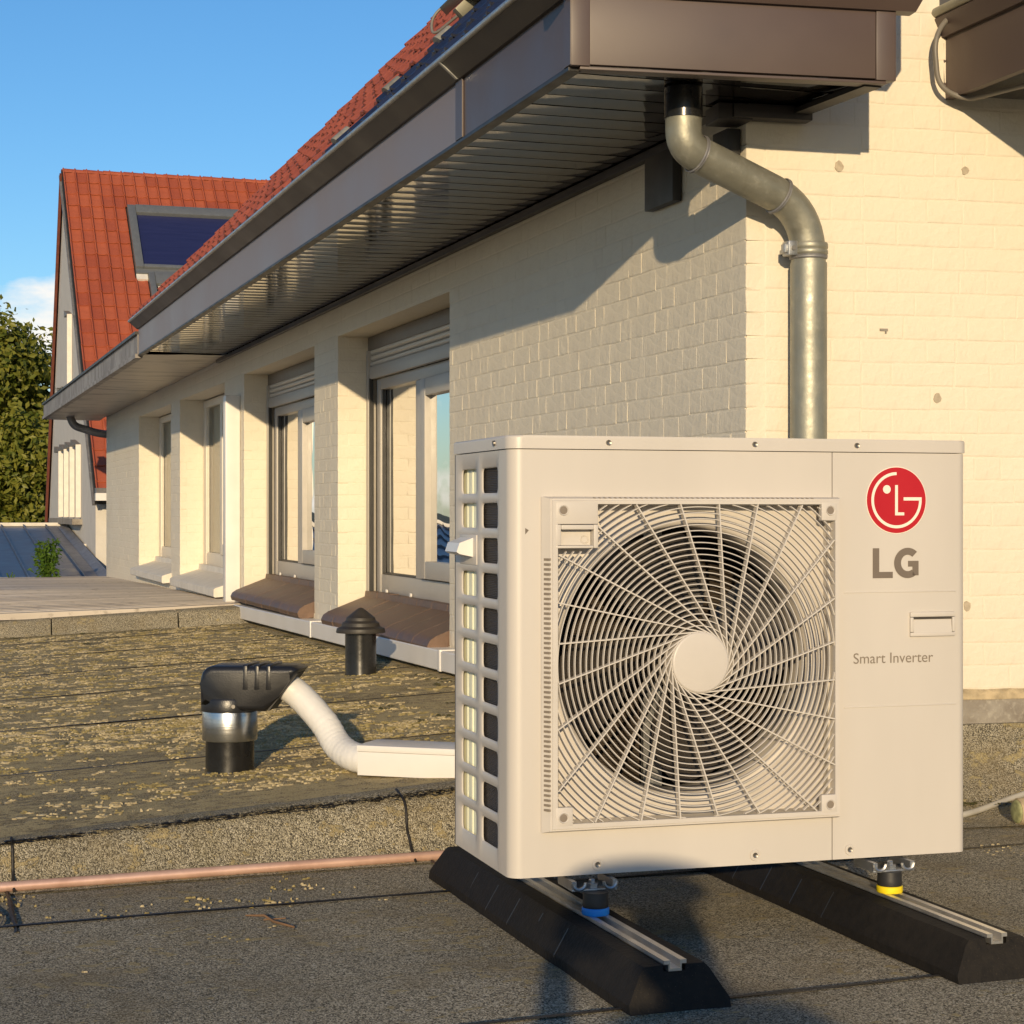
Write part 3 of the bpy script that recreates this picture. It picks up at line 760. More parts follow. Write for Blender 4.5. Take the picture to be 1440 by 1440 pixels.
for r1, r2 in zip(rows, rows[1:]):
    for q in range(4): bm.faces.new((r1[q], r2[q], r2[q+1], r1[q+1]))
finish('old_soffit', bm, M_OLDSOF, eave, smooth=60)
# fascia boards, long side
def plank(name, mat, v0, v1, bev=.003, zdrop=0.0):
    bm = B(); prism(bm, [(-OV, ZT-.012), (-OV+.02, ZT-.014), (-OV+.022, ZT+.166), (-OV, ZT+.166)], 'y', v0, v1); return finish(name, bm, mat, eave)
plank('fascia_board', M_FASCIA, -.346, .62); plank('fascia_board', M_FADED, .640, VS)
bm = B(); box(bm, -OV-.006, -OV-.0005, .585, .655, ZT-.014, ZT+.166, .001); finish('fascia_joint', bm, M_FASCIA, eave)
bm = B(); box(bm, -OV-.006, -OV-.0005, -.349, -.30, ZT-.014, ZT+.166, .001); finish('fascia_joint', bm, M_FASCIA, eave)
bm = B(); box(bm, -OV-.004, -OV+.03, -.33, VS, ZT-.026, ZT-.0145, .002); finish('drip_edge', bm, M_GASKET, eave)
# front fascia
fd = (p2-p1).normalized(); fn = Vector((fd.y, -fd.x)); FL = (p2-p1).length
P1 = Vector((p1.x, p1.y, 0)); FX = Vector((fd.x, fd.y, 0)); FY = Vector((-fn.x, -fn.y, 0)); UZ = Vector((0, 0, 1))
def fb(name, mat, x0, x1, y0, y1, z0, z1, bev=.002):
    bm = B(); obox(bm, P1+FX*x0+FY*y0+UZ*z0, FX, FY, UZ, x1-x0, y1-y0, z1-z0, bev); return finish(name, bm, mat, eave, smooth=40)
fb('fascia_board', M_FASCIA, .045, FL-.05, 0, .02, ZT-.012, ZT+.168)
fb('fascia_corner', M_FASCIA, -.004, .0445, -.004, .024, ZT-.016, ZT+.169)
fb('fascia_corner', M_FASCIA, FL-.0495, FL+.004, -.004, .024, ZT-.016, ZT+.169)
fb('drip_edge', M_FASCIA, .02, FL-.02, .002, .045, ZT-.024, ZT-.0165)
# right hand return to the wall
bm = B(); prism(bm, [(p2.x+.004, p2.y+.02), (p2.x-.018, p2.y+.02), (p2.x-.05, .03), (p2.x-.028, .03)], 'z', ZT-.014, ZT+.40); finish('fascia_return', bm, M_FASCIA, eave)
bm = B(); prism(bm, [(p2.x-.02, p2.y+.03), (p2.x-.07, p2.y+.03), (p2.x-.10, .02), (p2.x-.052, .02)], 'z', ZT-.028, ZT-.0145); finish('return_trim', bm, M_GASKET, eave)
# wall trims under the soffit
bm = B(); box(bm, -.028, -.001, .45, VS+.4, ZT-.032, ZT-.004, .004); finish('wall_trim', bm, M_GUT, eave, smooth=40)
bm = B(); obox(bm, Vector((-.06, -.055, ZT-.045)), Vector((cos(FB), sin(FB), 0)), Vector((-sin(FB), cos(FB), 0)), UZ, .23, .05, .038, .004); finish('wall_trim', bm, M_GUT, eave, smooth=40)
bm = B(); obox(bm, Vector((-.10, -.040, ZT-.05)), Vector((cos(FB), sin(FB), 0)), Vector((-sin(FB), cos(FB), 0)), UZ, .10, .11, .045, .004); finish('trim_end', bm, M_GUT, eave, smooth=40)
bm = B(); box(bm, -.034, -.004, .43, .65, 1.765, ZT-.033, .003); finish('blanking_board', bm, M_GASKET, eave, smooth=40)
bm = B(); box(bm, -.045, -.004, .02, .12, 1.80, ZT-.06, .004); finish('blanking_board', bm, M_GASKET, eave, smooth=40)
# box gutter above the fascia: sloping face, silver lip, return round the front
GZ0, GZ1, GU = ZT+.161, ZT+.205, -.70
gp = [(-OV+.006, GZ0), (-OV-.012, GZ0), (GU, GZ1), (GU, GZ1+.008), (GU+.012, GZ1+.008), (-OV+.006, GZ0+.02)]
def gutter(v0, v1, name='gutter'):
    bm = B(); prism(bm, gp, 'y', v0, v1); return finish(name, bm, M_GUT, eave)
gutter(-.40, .606); gutter(.614, VS)
bm = B(); prism(bm, [(x*1.004-.0+(-.003 if x < -.6 else 0), z_) for x, z_ in gp], 'y', .604, .617); finish('gutter_joint', bm, M_LIP, eave)
bm = B(); tube(bm, [(GU-.002, -.41, GZ1+.010), (GU-.002, VS, GZ1+.010)], .010, 10); finish('gutter_lip', bm, M_LIP, eave, smooth=60)
bm = B(); prism(bm, [(-.69, GZ1+.006), (-.60, GZ1+.05), (-.55, GZ1+.05), (-.55, GZ0), (-.63, GZ0)], 'y', VS-.02, VS+.0); finish('gutter_end', bm, M_FASCIA, eave)
bm = B(); obox(bm, P1+FX*-.06+FY*.012+UZ*(GZ0+.002), FX, FY, UZ, FL+.08, .05, .02); 
A = []
for x in (-.07, FL+.055): A.append([bm.verts.new(P1+FX*(x if i < 2 else (x*1.0+(.03 if x > 0 else -.02)))+FY*y+UZ*z_) for i, (y, z_) in enumerate(((.03, GZ0+.001), (-.012, GZ0+.001), (-.065, GZ1+.03), (-.065, GZ1+.24), (.03, GZ1+.24)))])
for i in range(5): bm.faces.new((A[0][i], A[1][i], A[1][(i+1) % 5], A[0][(i+1) % 5]))
bm.faces.new(A[0]); bm.faces.new(A[1][::-1])
finish('gutter', bm, M_FASCIA, eave)
# old fascia further on
bm = B(); prism(bm, [(-OV-.006, ZT-.02), (-OV+.02, ZT-.02), (-OV+.02, ZT+.125), (-OV-.006, ZT+.125)], 'y', VS+.004, VE); finish('old_fascia', bm, M_OLD, eave)
bm = B(); prism(bm, [(-OV-.022, ZT-.040), (-OV+.03, ZT-.040), (-OV+.03, ZT-.0205), (-OV-.022, ZT-.010)], 'y', VS+.008, VE); finish('old_drip', bm, M_OLD, eave)
bm = B(); prism(bm, [(-OV-.025, ZT+.1255), (-OV+.05, ZT+.1255), (-OV+.05, ZT+.150), (-OV-.025, ZT+.146)], 'y', VS+.004, VE+.01); finish('edge_strip', bm, M_GASKET, eave)
bm = B(); box(bm, -OV+.021, -.004, VE-.02, VE, ZT-.035, ZT+.12); finish('old_fascia', bm, M_OLD, eave)
bm = B(); tube(bm, smooth_path([(-.40, 16.95, ZT-.02), (-.36, 16.95, ZT-.14), (-.10, 16.95, ZT-.22), (.03, 16.95, ZT-.235)], .12, 6), .045, 14); finish('swan_neck', bm, M_LEAD, eave, smooth=60)
sp = [(-OV+.0+random.uniform(-.02, .02), 15.0+random.gauss(0, .12), ZT+.148, random.uniform(.015, .035)) for _ in range(26)]
moss(eave, sp)

# roof: red clay tiles, dark glazed tiles toward the near hip
roof = thing('roof', None, None); roof.parent = house
RP = R(46); RE = Vector((-.665, 0, 2.175)); RS = Vector((cos(RP), 0, sin(RP))); RN = Vector((-sin(RP), 0, cos(RP)))
SL = 5.4; RV = 8.60
def rp(s, v, h=0): return RE+RS*s+RN*h+Vector((0, v, 0))
bm = B(); q = [bm.verts.new(rp(s, v, h)) for s, v, h in ((0, -.3, -.05), (SL, -.3, -.05), (SL, RV-.05, -.05), (0, RV-.05, -.05))]; q2 = [bm.verts.new(rp(s, v, h)) for s, v, h in ((0, -.3, -.02), (SL, -.3, -.02), (SL, RV-.05, -.02), (0, RV-.05, -.02))]
bm.faces.new(q); bm.faces.new(q2[::-1])
for i in range(4): bm.faces.new((q[i], q[(i+1) % 4], q2[(i+1) % 4], q2[i]))
qa = [bm.verts.new(p) for p in (rp(SL, -.3, -.05), rp(SL, RV-.05, -.05), rp(SL, RV-.05, -.05)+Vector((3, 0, -2.5)), rp(SL, -.3, -.05)+Vector((3, 0, -2.5)))]; bm.faces.new(qa)
finish('roof_deck', bm, M_GASKET, roof)
def tile_mesh(w, L, lift, mat, name='roof_tile', roll=.018):
    bm = B(); xs = [0, .14, .30, .55, .80, .93, 1.0]; hs = [.006, .012, .001, -.002, .003, roll, roll*.75]
    def row(s, dz): return [bm.verts.new((s, w*x-w/2, h+dz)) for x, h in zip(xs, hs)]
    a, b_, c, d_ = row(0, lift-.012), row(.003, lift), row(L*.55, lift*.5+.0), row(L, .002)
    for r1, r2 in ((a, b_), (b_, c), (c, d_)):
        for i in range(6): bm.faces.new((r1[i], r1[i+1], r2[i+1], r2[i]))
    lw = [bm.verts.new((p.co.x, p.co.y, p.co.z-.014)) for p in (b_[6], c[6], d_[6])]
    bm.faces.new((b_[6], c[6], lw[1], lw[0])); bm.faces.new((c[6], d_[6], lw[2], lw[1]))
    bmesh.ops.recalc_face_normals(bm, faces=bm.faces)
    if sum(f.normal.z for f in bm.faces) < 0: bmesh.ops.reverse_faces(bm, faces=bm.faces)
    me = bpy.data.meshes.new(name); bm.to_mesh(me); bm.free(); me.materials.append(mat)
    me.polygons.foreach_set('use_smooth', [True]*len(me.polygons)); me.set_sharp_from_angle(angle=R(40)); return me
TW, TL, TC = .205, .36, .29
T_RED = [tile_mesh(TW, TL, l_, M_TILE) for l_ in (.024, .028, .032)]
T_DARK = [tile_mesh(TW, TL, l_, M_SLATE) for l_ in (.020, .024)]
RM = Matrix((( RS.x, 0, RN.x), (0, 1, 0), (RS.z, 0, RN.z)))     # columns s, v, n
def vbord(s): return 2.22
tiles = []
ns = int(SL/TC)
for i in range(ns+1):
    s = i*TC
    for j in range(int((RV+.25)/TW)):
        v = RV-TW*(j+.5)
        dark = v < vbord(s)
        M = Matrix.LocRotScale(rp(s, v, .004)+Vector((0, random.uniform(-.003, .003), 0)), RM.to_quaternion() @ Matrix.Rotation(random.uniform(-.012, .012), 3, 'Z').to_quaternion(), Vector((1, 1, 1)))
        p = HM @ rp(s, v, .02); x, y = pix(p)
        tiles.append((0 if not (-5 < x < 760 and -8 < y < 560) else 1/p.y**2, dark, M))
tiles.sort(key=lambda t: -t[0])
rd, bl = [], []
for i, (w_, dark, M) in enumerate(tiles):
    me = random.choice(T_DARK if dark else T_RED)
    if i < 296 and w_ > 0:
        o = inst('roof_tile', me, roof); o.matrix_local = M
    else: (bl if dark else rd).append((me, M))
join('roof_tiles', rd, M_TILE, roof); join('roof_tiles', bl, M_SLATE, roof)
hm = B()
for q in range(9):
    a = pi*q/8
rows = []
for x in (0, .012, .30, .34):
    rr = .060 if x < .02 else .052
    rows.append([hm.verts.new((x, -rr*cos(pi*q/8), rr*.9*sin(pi*q/8))) for q in range(9)])
for r1, r2 in zip(rows, rows[1:]):
    for q in range(8): hm.faces.new((r1[q], r1[q+1], r2[q+1], r2[q]))
hm.faces.new(rows[0])
HIP = bpy.data.meshes.new('hip_tile'); hm.to_mesh(HIP); hm.free(); HIP.materials.append(M_HIP); HIP.polygons.foreach_set('use_smooth', [True]*len(HIP.polygons)); HIP.set_sharp_from_angle(angle=R(50))
for i in range(11):
    o = inst('verge_lump', HIP, roof); o.matrix_local = Matrix.LocRotScale(rp(.05+.29*i, 2.22+random.uniform(-.01, .01), .02), RM.to_quaternion(), Vector((.22, .7, .7)))
RID = HIP.copy(); RID.materials.clear(); RID.materials.append(M_TILE); RID.name = 'ridge_tile'
for j in range(26):
    o = inst('ridge_tile', RID, roof); o.matrix_local = Matrix.LocRotScale(rp(SL+.02, .1+.33*j, .0), Matrix.Rotation(pi/2, 3, 'Z').to_quaternion(), Vector((1, 1.5, 1.3)))
# ------------------------------------------------------------------ solar panel on the roof
pv = thing('solar_panel', 'dark blue roof panel in an olive grey frame over the dark tiles', 'solar panel', HOME, YAW)
def rbx(name, mat, s0, s1, v0, v1, h0, h1, bev=.003):
    bm = B(); obox(bm, rp(s0, v0, h0), RS, Vector((0, 1, 0)), RN, s1-s0, v1-v0, h1-h0, bev); return finish(name, bm, mat, pv, smooth=40)
PS0, PS1, PV0, PV1 = .78, 2.4, .2, 2.34
rbx('panel_frame', M_PVF, PS0, PS0+.035, PV0, PV1, .08, .12); rbx('panel_frame', M_PVF, PS1-.035, PS1, PV0, PV1, .08, .12)
rbx('panel_frame', M_PVF, PS0+.0355, PS1-.0355, PV1-.035, PV1, .08, .12); rbx('panel_frame', M_PVF, PS0+.0355, PS1-.0355, PV0, PV0+.035, .08, .12)
rbx('panel_glass', M_PV, PS0+.036, PS1-.036, PV0+.036, PV1-.036, .085, .114, 0)
for vv in (.8, 2.1):
    rbx('mounting_rail', M_PVF, PS0-.05, PS1+.05, vv, vv+.04, .03, .0795)
bm = B(); tube(bm, smooth_path([rp(PS0+.1, PV1+.0, .10), rp(PS0-.02, PV1+.06, .12), rp(PS0-.10, PV1+.02, .06), rp(PS0+.0, PV1-.1, .05)], .06, 6), .006, 8); finish('panel_cable', bm, M_CABLE, pv, smooth=60)

# ------------------------------------------------------------------ rain pipe at the corner
rpz = thing('rain_pipe', 'grey zinc rain pipe with a swan neck coming down the cream corner', 'drainpipe', HOME, YAW)
bm = B(); tube(bm, [(-.255, -.158, ZT-.005), (-.255, -.158, ZT-.085)], .051, 24); finish('outlet_sleeve', bm, M_BLACK, rpz, smooth=60)
path = smooth_path([(-.255, -.158, ZT-.065), (-.255, -.158, 1.80), (.150, -.084, 1.665), (.1514, -.0837, 1.40)], .19, 10)
bm = B(); tube(bm, path, .048, 28); finish('swan_neck', bm, M_ZINC, rpz, smooth=60)
bm = B(); tube(bm, [(.1514, -.0837, 1.52), (.1514, -.0837, .02)], .0505, 28); finish('down_pipe', bm, M_ZINC, rpz, smooth=60)
for i in (12, 14):
    pass
def band_at(k, rr=.0505, w_=.012, wig=.003):
    p = path[k]; d = (path[min(k+1, len(path)-1)]-path[max(k-1, 0)]).normalized(); bm = B()
    pts = [p+d*w_*(q/4-.5) for q in range(5)]
    tube(bm, pts, rr, 28, False, rf=lambda i: rr+(.0028 if i in (1, 3) else .0012 if i == 2 else -.001)+random.uniform(-.0006, .0006)); return finish('solder_seam', bm, M_LEAD, rpz, smooth=60)
band_at(11); band_at(12+1); band_at(len(path)-2)
bm = B(); lathe(bm, [(.0495, 0), (.0535, .004), (.0535, .012), (.051, .016), (.0535, .020), (.0535, .030), (.0515, .034)], (.1514, -.0837, 1.540), 28, False, False); finish('pipe_socket', bm, M_ZINC, rpz, smooth=50)
bm = B(); box(bm, .078, .106, -.110, -.070, 1.536, 1.576, .003); box(bm, .070, .079, -.102, -.078, 1.544, 1.568, .002); finish('clamp_lug', bm, M_GALV, rpz, smooth=40)
bm = B(); lathe(bm, [(.007, -.004), (.006, 0)], (.092, -.110, 1.556), 10, axis='y'); finish('clamp_screw', bm, M_SCREW, rpz, smooth=40)
bm = B(); box(bm, .10, .125, -.06, .01, 1.550, 1.562); finish('clamp_stem', bm, M_GALV, rpz)

# ------------------------------------------------------------------ second eave, upper right
wing = thing('wing_eave', 'brown eave of the neighbouring wing at the top right, with gutter above', 'eave', HOME, YAW)
wu, wv = .60, -.055
z0 = 2.007
bm = B(); prism(bm, [(wu, z0), (wu+.022, z0), (wu+.022, z0+.175), (wu, z0+.175)], 'y', -3.2, wv); finish('fascia_board', bm, M_FASCIA, wing)
bm = B(); prism(bm, [(wu-.006, z0), (wu+.02, z0), (wu+.02, z0+.16), (wu-.006, z0+.16)], 'y', wv+.0005, wv+.05); finish('fascia_corner', bm, M_FASCIA, wing)
bm = B(); prism(bm, [(wu+.01, z0+.1755), (wu-.012, z0+.1755), (wu-.035, z0+.225), (wu-.030, z0+.232), (wu+.01, z0+.19)], 'y', -3.2, wv+.02); finish('gutter', bm, M_FASCIA, wing)
bm = B(); tube(bm, [(wu-.03, -3.2, z0+.245), (wu-.03, wv+.01, z0+.245)], .014, 12); finish('gutter_lip', bm, M_ZINC, wing, smooth=60)
bm = B(); prism(bm, [(wu+.0225, z0+.012), (1.6, z0+.012), (1.6, z0+.03), (wu+.0225, z0+.03)], 'y', -3.2, wv+.03); finish('soffit', bm, M_SOFFIT, wing)
bm = B(); prism(bm, [(wu-.02, z0+.262), (1.6, z0+1.6), (1.6, z0+1.64), (wu-.02, z0+.29)], 'y', -3.2, wv+.03); finish('roof_slope', bm, M_SEAM, wing)
cb = B(); tube(cb, smooth_path([(wu+.0, wv-.04, z0+.24), (wu-.075, wv-.06, z0+.16), (wu-.055, wv-.05, z0+.02), (wu+.03, wv-.06, z0-.012), (wu+.10, wv-.35, z0-.012), (wu+.2, wv-.8, z0+.006), (wu+.22, -2, z0+.006)], .12, 8), .0075, 10)
o = finish('hanging_cable', cb, M_CABLE, None, smooth=60); o.location = HOME; o.rotation_euler = (0, 0, YAW); o['label'] = 'grey cable looping down round the corner of the right hand eave'; o['category'] = 'cable'

# ------------------------------------------------------------------ white trunking along the wall foot
tr = thing('wall_trunking', 'long white plastic trunking run low along the wall below the window sills, turning upright', 'trunking', HOME, YAW)
def tz(v): return .262-(v-2.49)*.0094
tc_ = [-.1, 2.72, 5.28, 8.155]
for a, b_ in zip(tc_, tc_[1:]):
    bm = B(); A = [[bm.verts.new((u, v, tz(v)+dz)) for u, dz in ((-.098, -.083), (-.100, -.080), (-.100, -.005), (-.095, 0), (-.003, 0), (-.003, -.083))] for v in (a+.002, b_-.002)]
    for i in range(6): bm.faces.new((A[0][i], A[1][i], A[1][(i+1) % 6], A[0][(i+1) % 6]))
    bm.faces.new(A[0]); bm.faces.new(A[1][::-1]); finish('trunking_length', bm, M_WHITE, tr)
for v in tc_[1:3]:
    bm = B(); box(bm, -.104, -.002, v-.016, v+.016, tz(v)-.086, tz(v)+.004, .002); finish('joint_cover', bm, M_WHITE, tr, smooth=40)
bm = B(); box(bm, -.102, -.002, 8.045, 8.155, tz(8.1)+.0045, 1.64, .005); finish('upright_length', bm, M_WHITE, tr, smooth=40)

# ------------------------------------------------------------------ black vent cowl by the wall
vc = thing('vent_cowl', 'black pipe vent with tiered conical cap standing near the wall', 'roof vent', loc(-.36, 3.03, .125), 0)
bm = B(); lathe(bm, [(.072, 0), (.068, .006), (.0665, .015), (.0665, .215)], seg=36); finish('vent_pipe', bm, M_BLACK, vc, smooth=40)
bm = B(); lathe(bm, [(.070, .195), (.104, .196), (.1055, .200), (.102, .214), (.082, .224), (.0815, .228), (.079, .238), (.064, .248), (.0635, .251), (.061, .260), (.034, .282), (.010, .300), (.002, .302)], seg=36); finish('vent_cap', bm, M_COWL, vc, smooth=35)

# ------------------------------------------------------------------ pipe hood with aluminium sleeve
hd_loc = Vector((-.776, 5.085, .118))
hd = thing('roof_pipe_hood', 'black gooseneck hood over a black pipe with an aluminium sleeve', 'roof vent', hd_loc, R(-6))
bm = B(); lathe(bm, [(.0685, 0), (.067, .004), (.0665, .01), (.0665, .10)], seg=40); finish('pipe', bm, M_BLACK, hd, smooth=40)
bm = B(); lathe(bm, [(.0660, .092), (.0745, .092), (.0755, .095), (.0755, .178), (.074, .181), (.066, .181)], seg=48); finish('sleeve', bm, M_ALU, hd, smooth=40)
bm = B(); lathe(bm, [(.066, .172), (.078, .172), (.0785, .176), (.0785, .204), (.076, .209), (.06, .209)], seg=40); finish('collar', bm, M_HOOD, hd, smooth=40)
bm = B(); lathe(bm, [(.0055, -.003), (.0055, 0)], (.030, -.0765, .190), 10, axis='y'); finish('collar_screw', bm, M_SCREW, hd, smooth=40)
# gooseneck: a soft edged elbow with a slanted mouth and three saddle ridges
def soft(name, prof, hw, bev, mat, par, seg=4):
    bm = B(); prism(bm, prof, 'y', -hw, hw)
    es = [e_ for e_ in bm.edges if abs(e_.verts[0].co.y-e_.verts[1].co.y) < 1e-6]
    bmesh.ops.bevel(bm, geom=es, offset=bev, segments=seg, affect='EDGES', profile=.5); return finish(name, bm, mat, par, smooth=50)
prof = [(-.066, .192), (.020, .192), (.030, .176), (.114, .176), (.150, .216), (.184, .262), (.208, .290), (.186, .2985), (-.030, .2985)]+[(-.030+.036*cos(a), .2625+.036*sin(a)) for a in (R(110), R(130), R(150), R(170))]+[(-.0665, .25)]
soft('hood', prof, .069, .016, M_HOOD, hd)
for x0_ in (.050, .082, .114):
    soft('hood_ridge', [(x0_, .232), (x0_+.021, .232), (x0_+.018, .3025), (x0_+.003, .3025)], .0695, .0045, M_HOOD, hd, 2)
bm = B(); prism(bm, [(.118, .180), (.196, .282), (.200, .279), (.122, .177)], 'y', -.052, .052); finish('hood_mouth_dark', bm, M_GASKET, hd)  # solid dark sheet, the shade of the hollow mouth put into its colour
# wrapped pipes from the hood into the trunk
wp = thing('insulated_pipe', 'white wrapped pipe bundle curving from the black hood down into the white trunk', 'pipe', loc(-1.10, .12, .16), 0)
L0 = Vector(wp.location)
Mh = Matrix.Translation(hd_loc) @ Matrix.Rotation(R(-6), 4, 'Z')
pts = [Mh @ Vector((.110, 0, .262)), Mh @ Vector((.185, 0, .222)), Mh @ Vector((.268, -.03, .145)), Mh @ Vector((.318, -.07, .085)), Mh @ Vector((.385, -.13, .062)), Mh @ Vector((.48, -.165, .065))]
sm = []
for i in range(len(pts)-1):                                    # Catmull-Rom
    p0, p1_, p2_, p3 = pts[max(i-1, 0)], pts[i], pts[i+1], pts[min(i+2, len(pts)-1)]
    for k in range(16):
        q = k/16; sm.append(.5*((2*p1_)+(p2_-p0)*q+(2*p0-5*p1_+4*p2_-p3)*q*q+(3*p1_-p0-3*p2_+p3)*q**3))
sm.append(pts[-1])
bm = B(); tube(bm, [p-L0 for p in sm], .036, 20, rf=lambda i: .0382+(.0011 if i % 3 == 0 else 0)*(i > 30)+.0007*random.random()); finish('wrapped_bundle', bm, M_WRAP, wp, smooth=60)
tk0 = Vector((-.405, 4.84, .146)); tkd = Vector((.95, -.31, 0)).normalized(); tkn = Vector((.31, .95, 0)).normalized()
tk = thing('floor_trunk', 'short white square trunk lying on the roof behind the outdoor unit', 'trunking', tk0, 0)
bm = B(); obox(bm, Vector((0, 0, 0)), tkd, tkn, UZ, .95, .135, .062, .002); finish('trunk_base', bm, M_WHITE, tk, smooth=40)
bm = B(); obox(bm, -tkd*.002-tkn*.002+UZ*.0622, tkd, tkn, UZ, .954, .139, .017, .004); finish('trunk_lid', bm, M_WHITE, tk, smooth=40)

# ------------------------------------------------------------------ copper pipe along the step
cp = thing('copper_pipe', 'long dull copper pipe lying at the foot of the step between the two roofs', 'pipe', loc(-2.0, -.46, 0), YAW)
bm = B(); tube(bm, [(u, -.003+.0613*u*.98+wob(u, 0, .8, .006), .0135) for u in [-5+.1*i for i in range(63)]], .0112, 14); finish('pipe_run', bm, M_COPPER, cp, smooth=60)
# twig
tw = B(); pA = Vector((-.547, 3.80, .006)); pB = Vector((-.435, 3.685, .008)); d3 = pB-pA
tube(tw, [pA-pA, d3*.35+Vector((.004, .008, .006)), d3*.6+Vector((0, -.003, .002)), d3], .0028, 6, rf=lambda i: (.0018, .003, .0032, .0024)[i]); tube(tw, [d3*.38, d3*.62+Vector((.02, .012, .006))], .0015, 5)
o = finish('twig', tw, M_TWIG, None, smooth=60); o.location = pA; o['label'] = 'small dry brown twig lying on the grey roof felt'; o['category'] = 'twig'
# pipe end and hose by the plinth
pe = thing('pipe_stub', 'lichen stained pipe end lying by the wall at the right edge', 'pipe', loc(.605, -.40, .036), 0)
bm = B(); lathe(bm, [(.02, .0), (.034, .0), (.036, .004), (.036, .6)], seg=24, axis='x'); 
bmesh.ops.rotate(bm, verts=bm.verts, cent=(0, 0, 0), matrix=Matrix.Rotation(R(14), 3, 'Z')); finish('stub', bm, M_MORTAR, pe, smooth=50)
bm = B(); lathe(bm, [(.002, -.004), (.024, -.005), (.030, -.002), (.033, .003)], seg=20, axis='x'); bmesh.ops.rotate(bm, verts=bm.verts, cent=(0, 0, 0), matrix=Matrix.Rotation(R(14), 3, 'Z')); finish('end_cap', bm, simple('lichen green plastic', (.32, .33, .16), .6, var=.4, scale=60), pe, smooth=50)
hs_ = B(); hp = [loc(.30, -.34, .010), loc(.46, -.30, .010), loc(.58, -.25, .016), loc(.68, -.21, .03), loc(.80, -.18, .05)]; h0 = hp[0].copy()
tube(hs_, smooth_path([p-h0 for p in hp], .08, 6), .0085, 10)
o = finish('hose', hs_, M_HOSE, None, smooth=60); o.location = h0; o['label'] = 'grey hose running along the wall foot to the right of the unit'; o['category'] = 'hose'

# ------------------------------------------------------------------ the outdoor unit
AO = Vector((-.004, 3.453, .145)); AR = R(17)
ac = thing('outdoor_unit', 'large ivory heat pump outdoor unit with round fan guard and red badge', 'heat pump', AO, AR)
AW, AD, AH = .965, .385, .834
def arc(cx, cy, r, a0, a1, n=8): return [(cx+r*cos(a0+(a1-a0)*i/n), cy+r*sin(a0+(a1-a0)*i/n)) for i in range(n+1)]
def sweep_sheet(bm, path_, zs, hole=None, th=.006):
    G = [[bm.verts.new((p[0], p[1], z_)) for p in path_] for z_ in zs]
    for j in range(len(zs)-1):
        for i in range(len(path_)-1):
            if hole and hole(path_[i], path_[i+1], zs[j], zs[j+1]): continue
            bm.faces.new((G[j][i], G[j][i+1], G[j+1][i+1], G[j+1][i]))
    bmesh.ops.recalc_face_normals(bm, faces=bm.faces)
    bmesh.ops.solidify(bm, geom=bm.faces[:], thickness=th)
HZ0, HZ1, HX0, HX1 = .104, .702, .084, .656
bm = B(); pth = [(0, .072)]+arc(.026, .026, .026, pi, 1.5*pi)+[(HX0, 0), (HX1, 0), (.6635, 0)]
sweep_sheet(bm, pth, [.004, HZ0, HZ1, .8075], lambda a, b_, z0_, z1_: abs(a[0]-HX0) < 1e-6 and abs(z0_-HZ0) < 1e-6)
finish('front_panel', bm, M_CASE, ac, smooth=30)
bm = B(); pth = [(.6655, 0)]+arc(AW-.02, .02, .02, 1.5*pi, 2*pi)+[(AW, AD)]
sweep_sheet(bm, pth, [.004, .8075]); finish('service_panel', bm, M_CASE, ac, smooth=30)
bm = B(); box(bm, .02, AW-.02, .03, AD-.01, .0, .02); finish('base_pan', bm, M_CASE, ac)
bm = B(); box(bm, .0, AW, AD, AD+.006, .004, .8075); finish('back_panel', bm, M_INNER, ac)
bm = B(); o_ = .003
lid = arc(.026, .026, .026+o_, pi, 1.5*pi)+arc(AW-.02, .02, .02+o_, 1.5*pi, 2*pi)+[(AW+o_, AD+o_), (-o_, AD+o_)]
prism(bm, lid, 'z', .809, .834)
te = [e_ for e_ in bm.edges if all(v_.co.z > .83 for v_ in e_.verts)]
bmesh.ops.bevel(bm, geom=te, offset=.005, segments=3, affect='EDGES', profile=.6)
finish('lid', bm, M_CASE, ac, smooth=40)
# pressed lines on the service panel
for hh in (.5295, .302):
    bm = B(); box(bm, .690, .940, -.0012, .001, hh, hh+.003, .0008); finish('pressed_line', bm, M_CASE, ac, smooth=60)
# handle recess
bm = B()
x0, x1, zz0, zz1 = .835, .936, .441, .490
box(bm, x0, x1, -.006, .001, zz1-.010, zz1, .002); box(bm, x0, x1, -.006, .001, zz0, zz0+.008, .002)
box(bm, x0, x0+.007, -.0058, .001, zz0+.0085, zz1-.0105, .002); box(bm, x1-.007, x1, -.0058, .001, zz0+.0085, zz1-.0105, .002)
finish('panel_handle', bm, M_CASE, ac, smooth=50)
bm = B(); prism(bm, [(-.0050, zz0+.0075), (.0008, zz0+.0075), (.0008, zz1-.012), (-.0004, zz1-.012)], 'x', x0+.0075, x1-.0075); finish('handle_scoop', bm, M_CASE, ac)
bm = B(); box(bm, x0+.0075, x1-.0075, -.0034, .0008, zz1-.0145, zz1-.0108); finish('handle_slot', bm, M_INNER, ac)
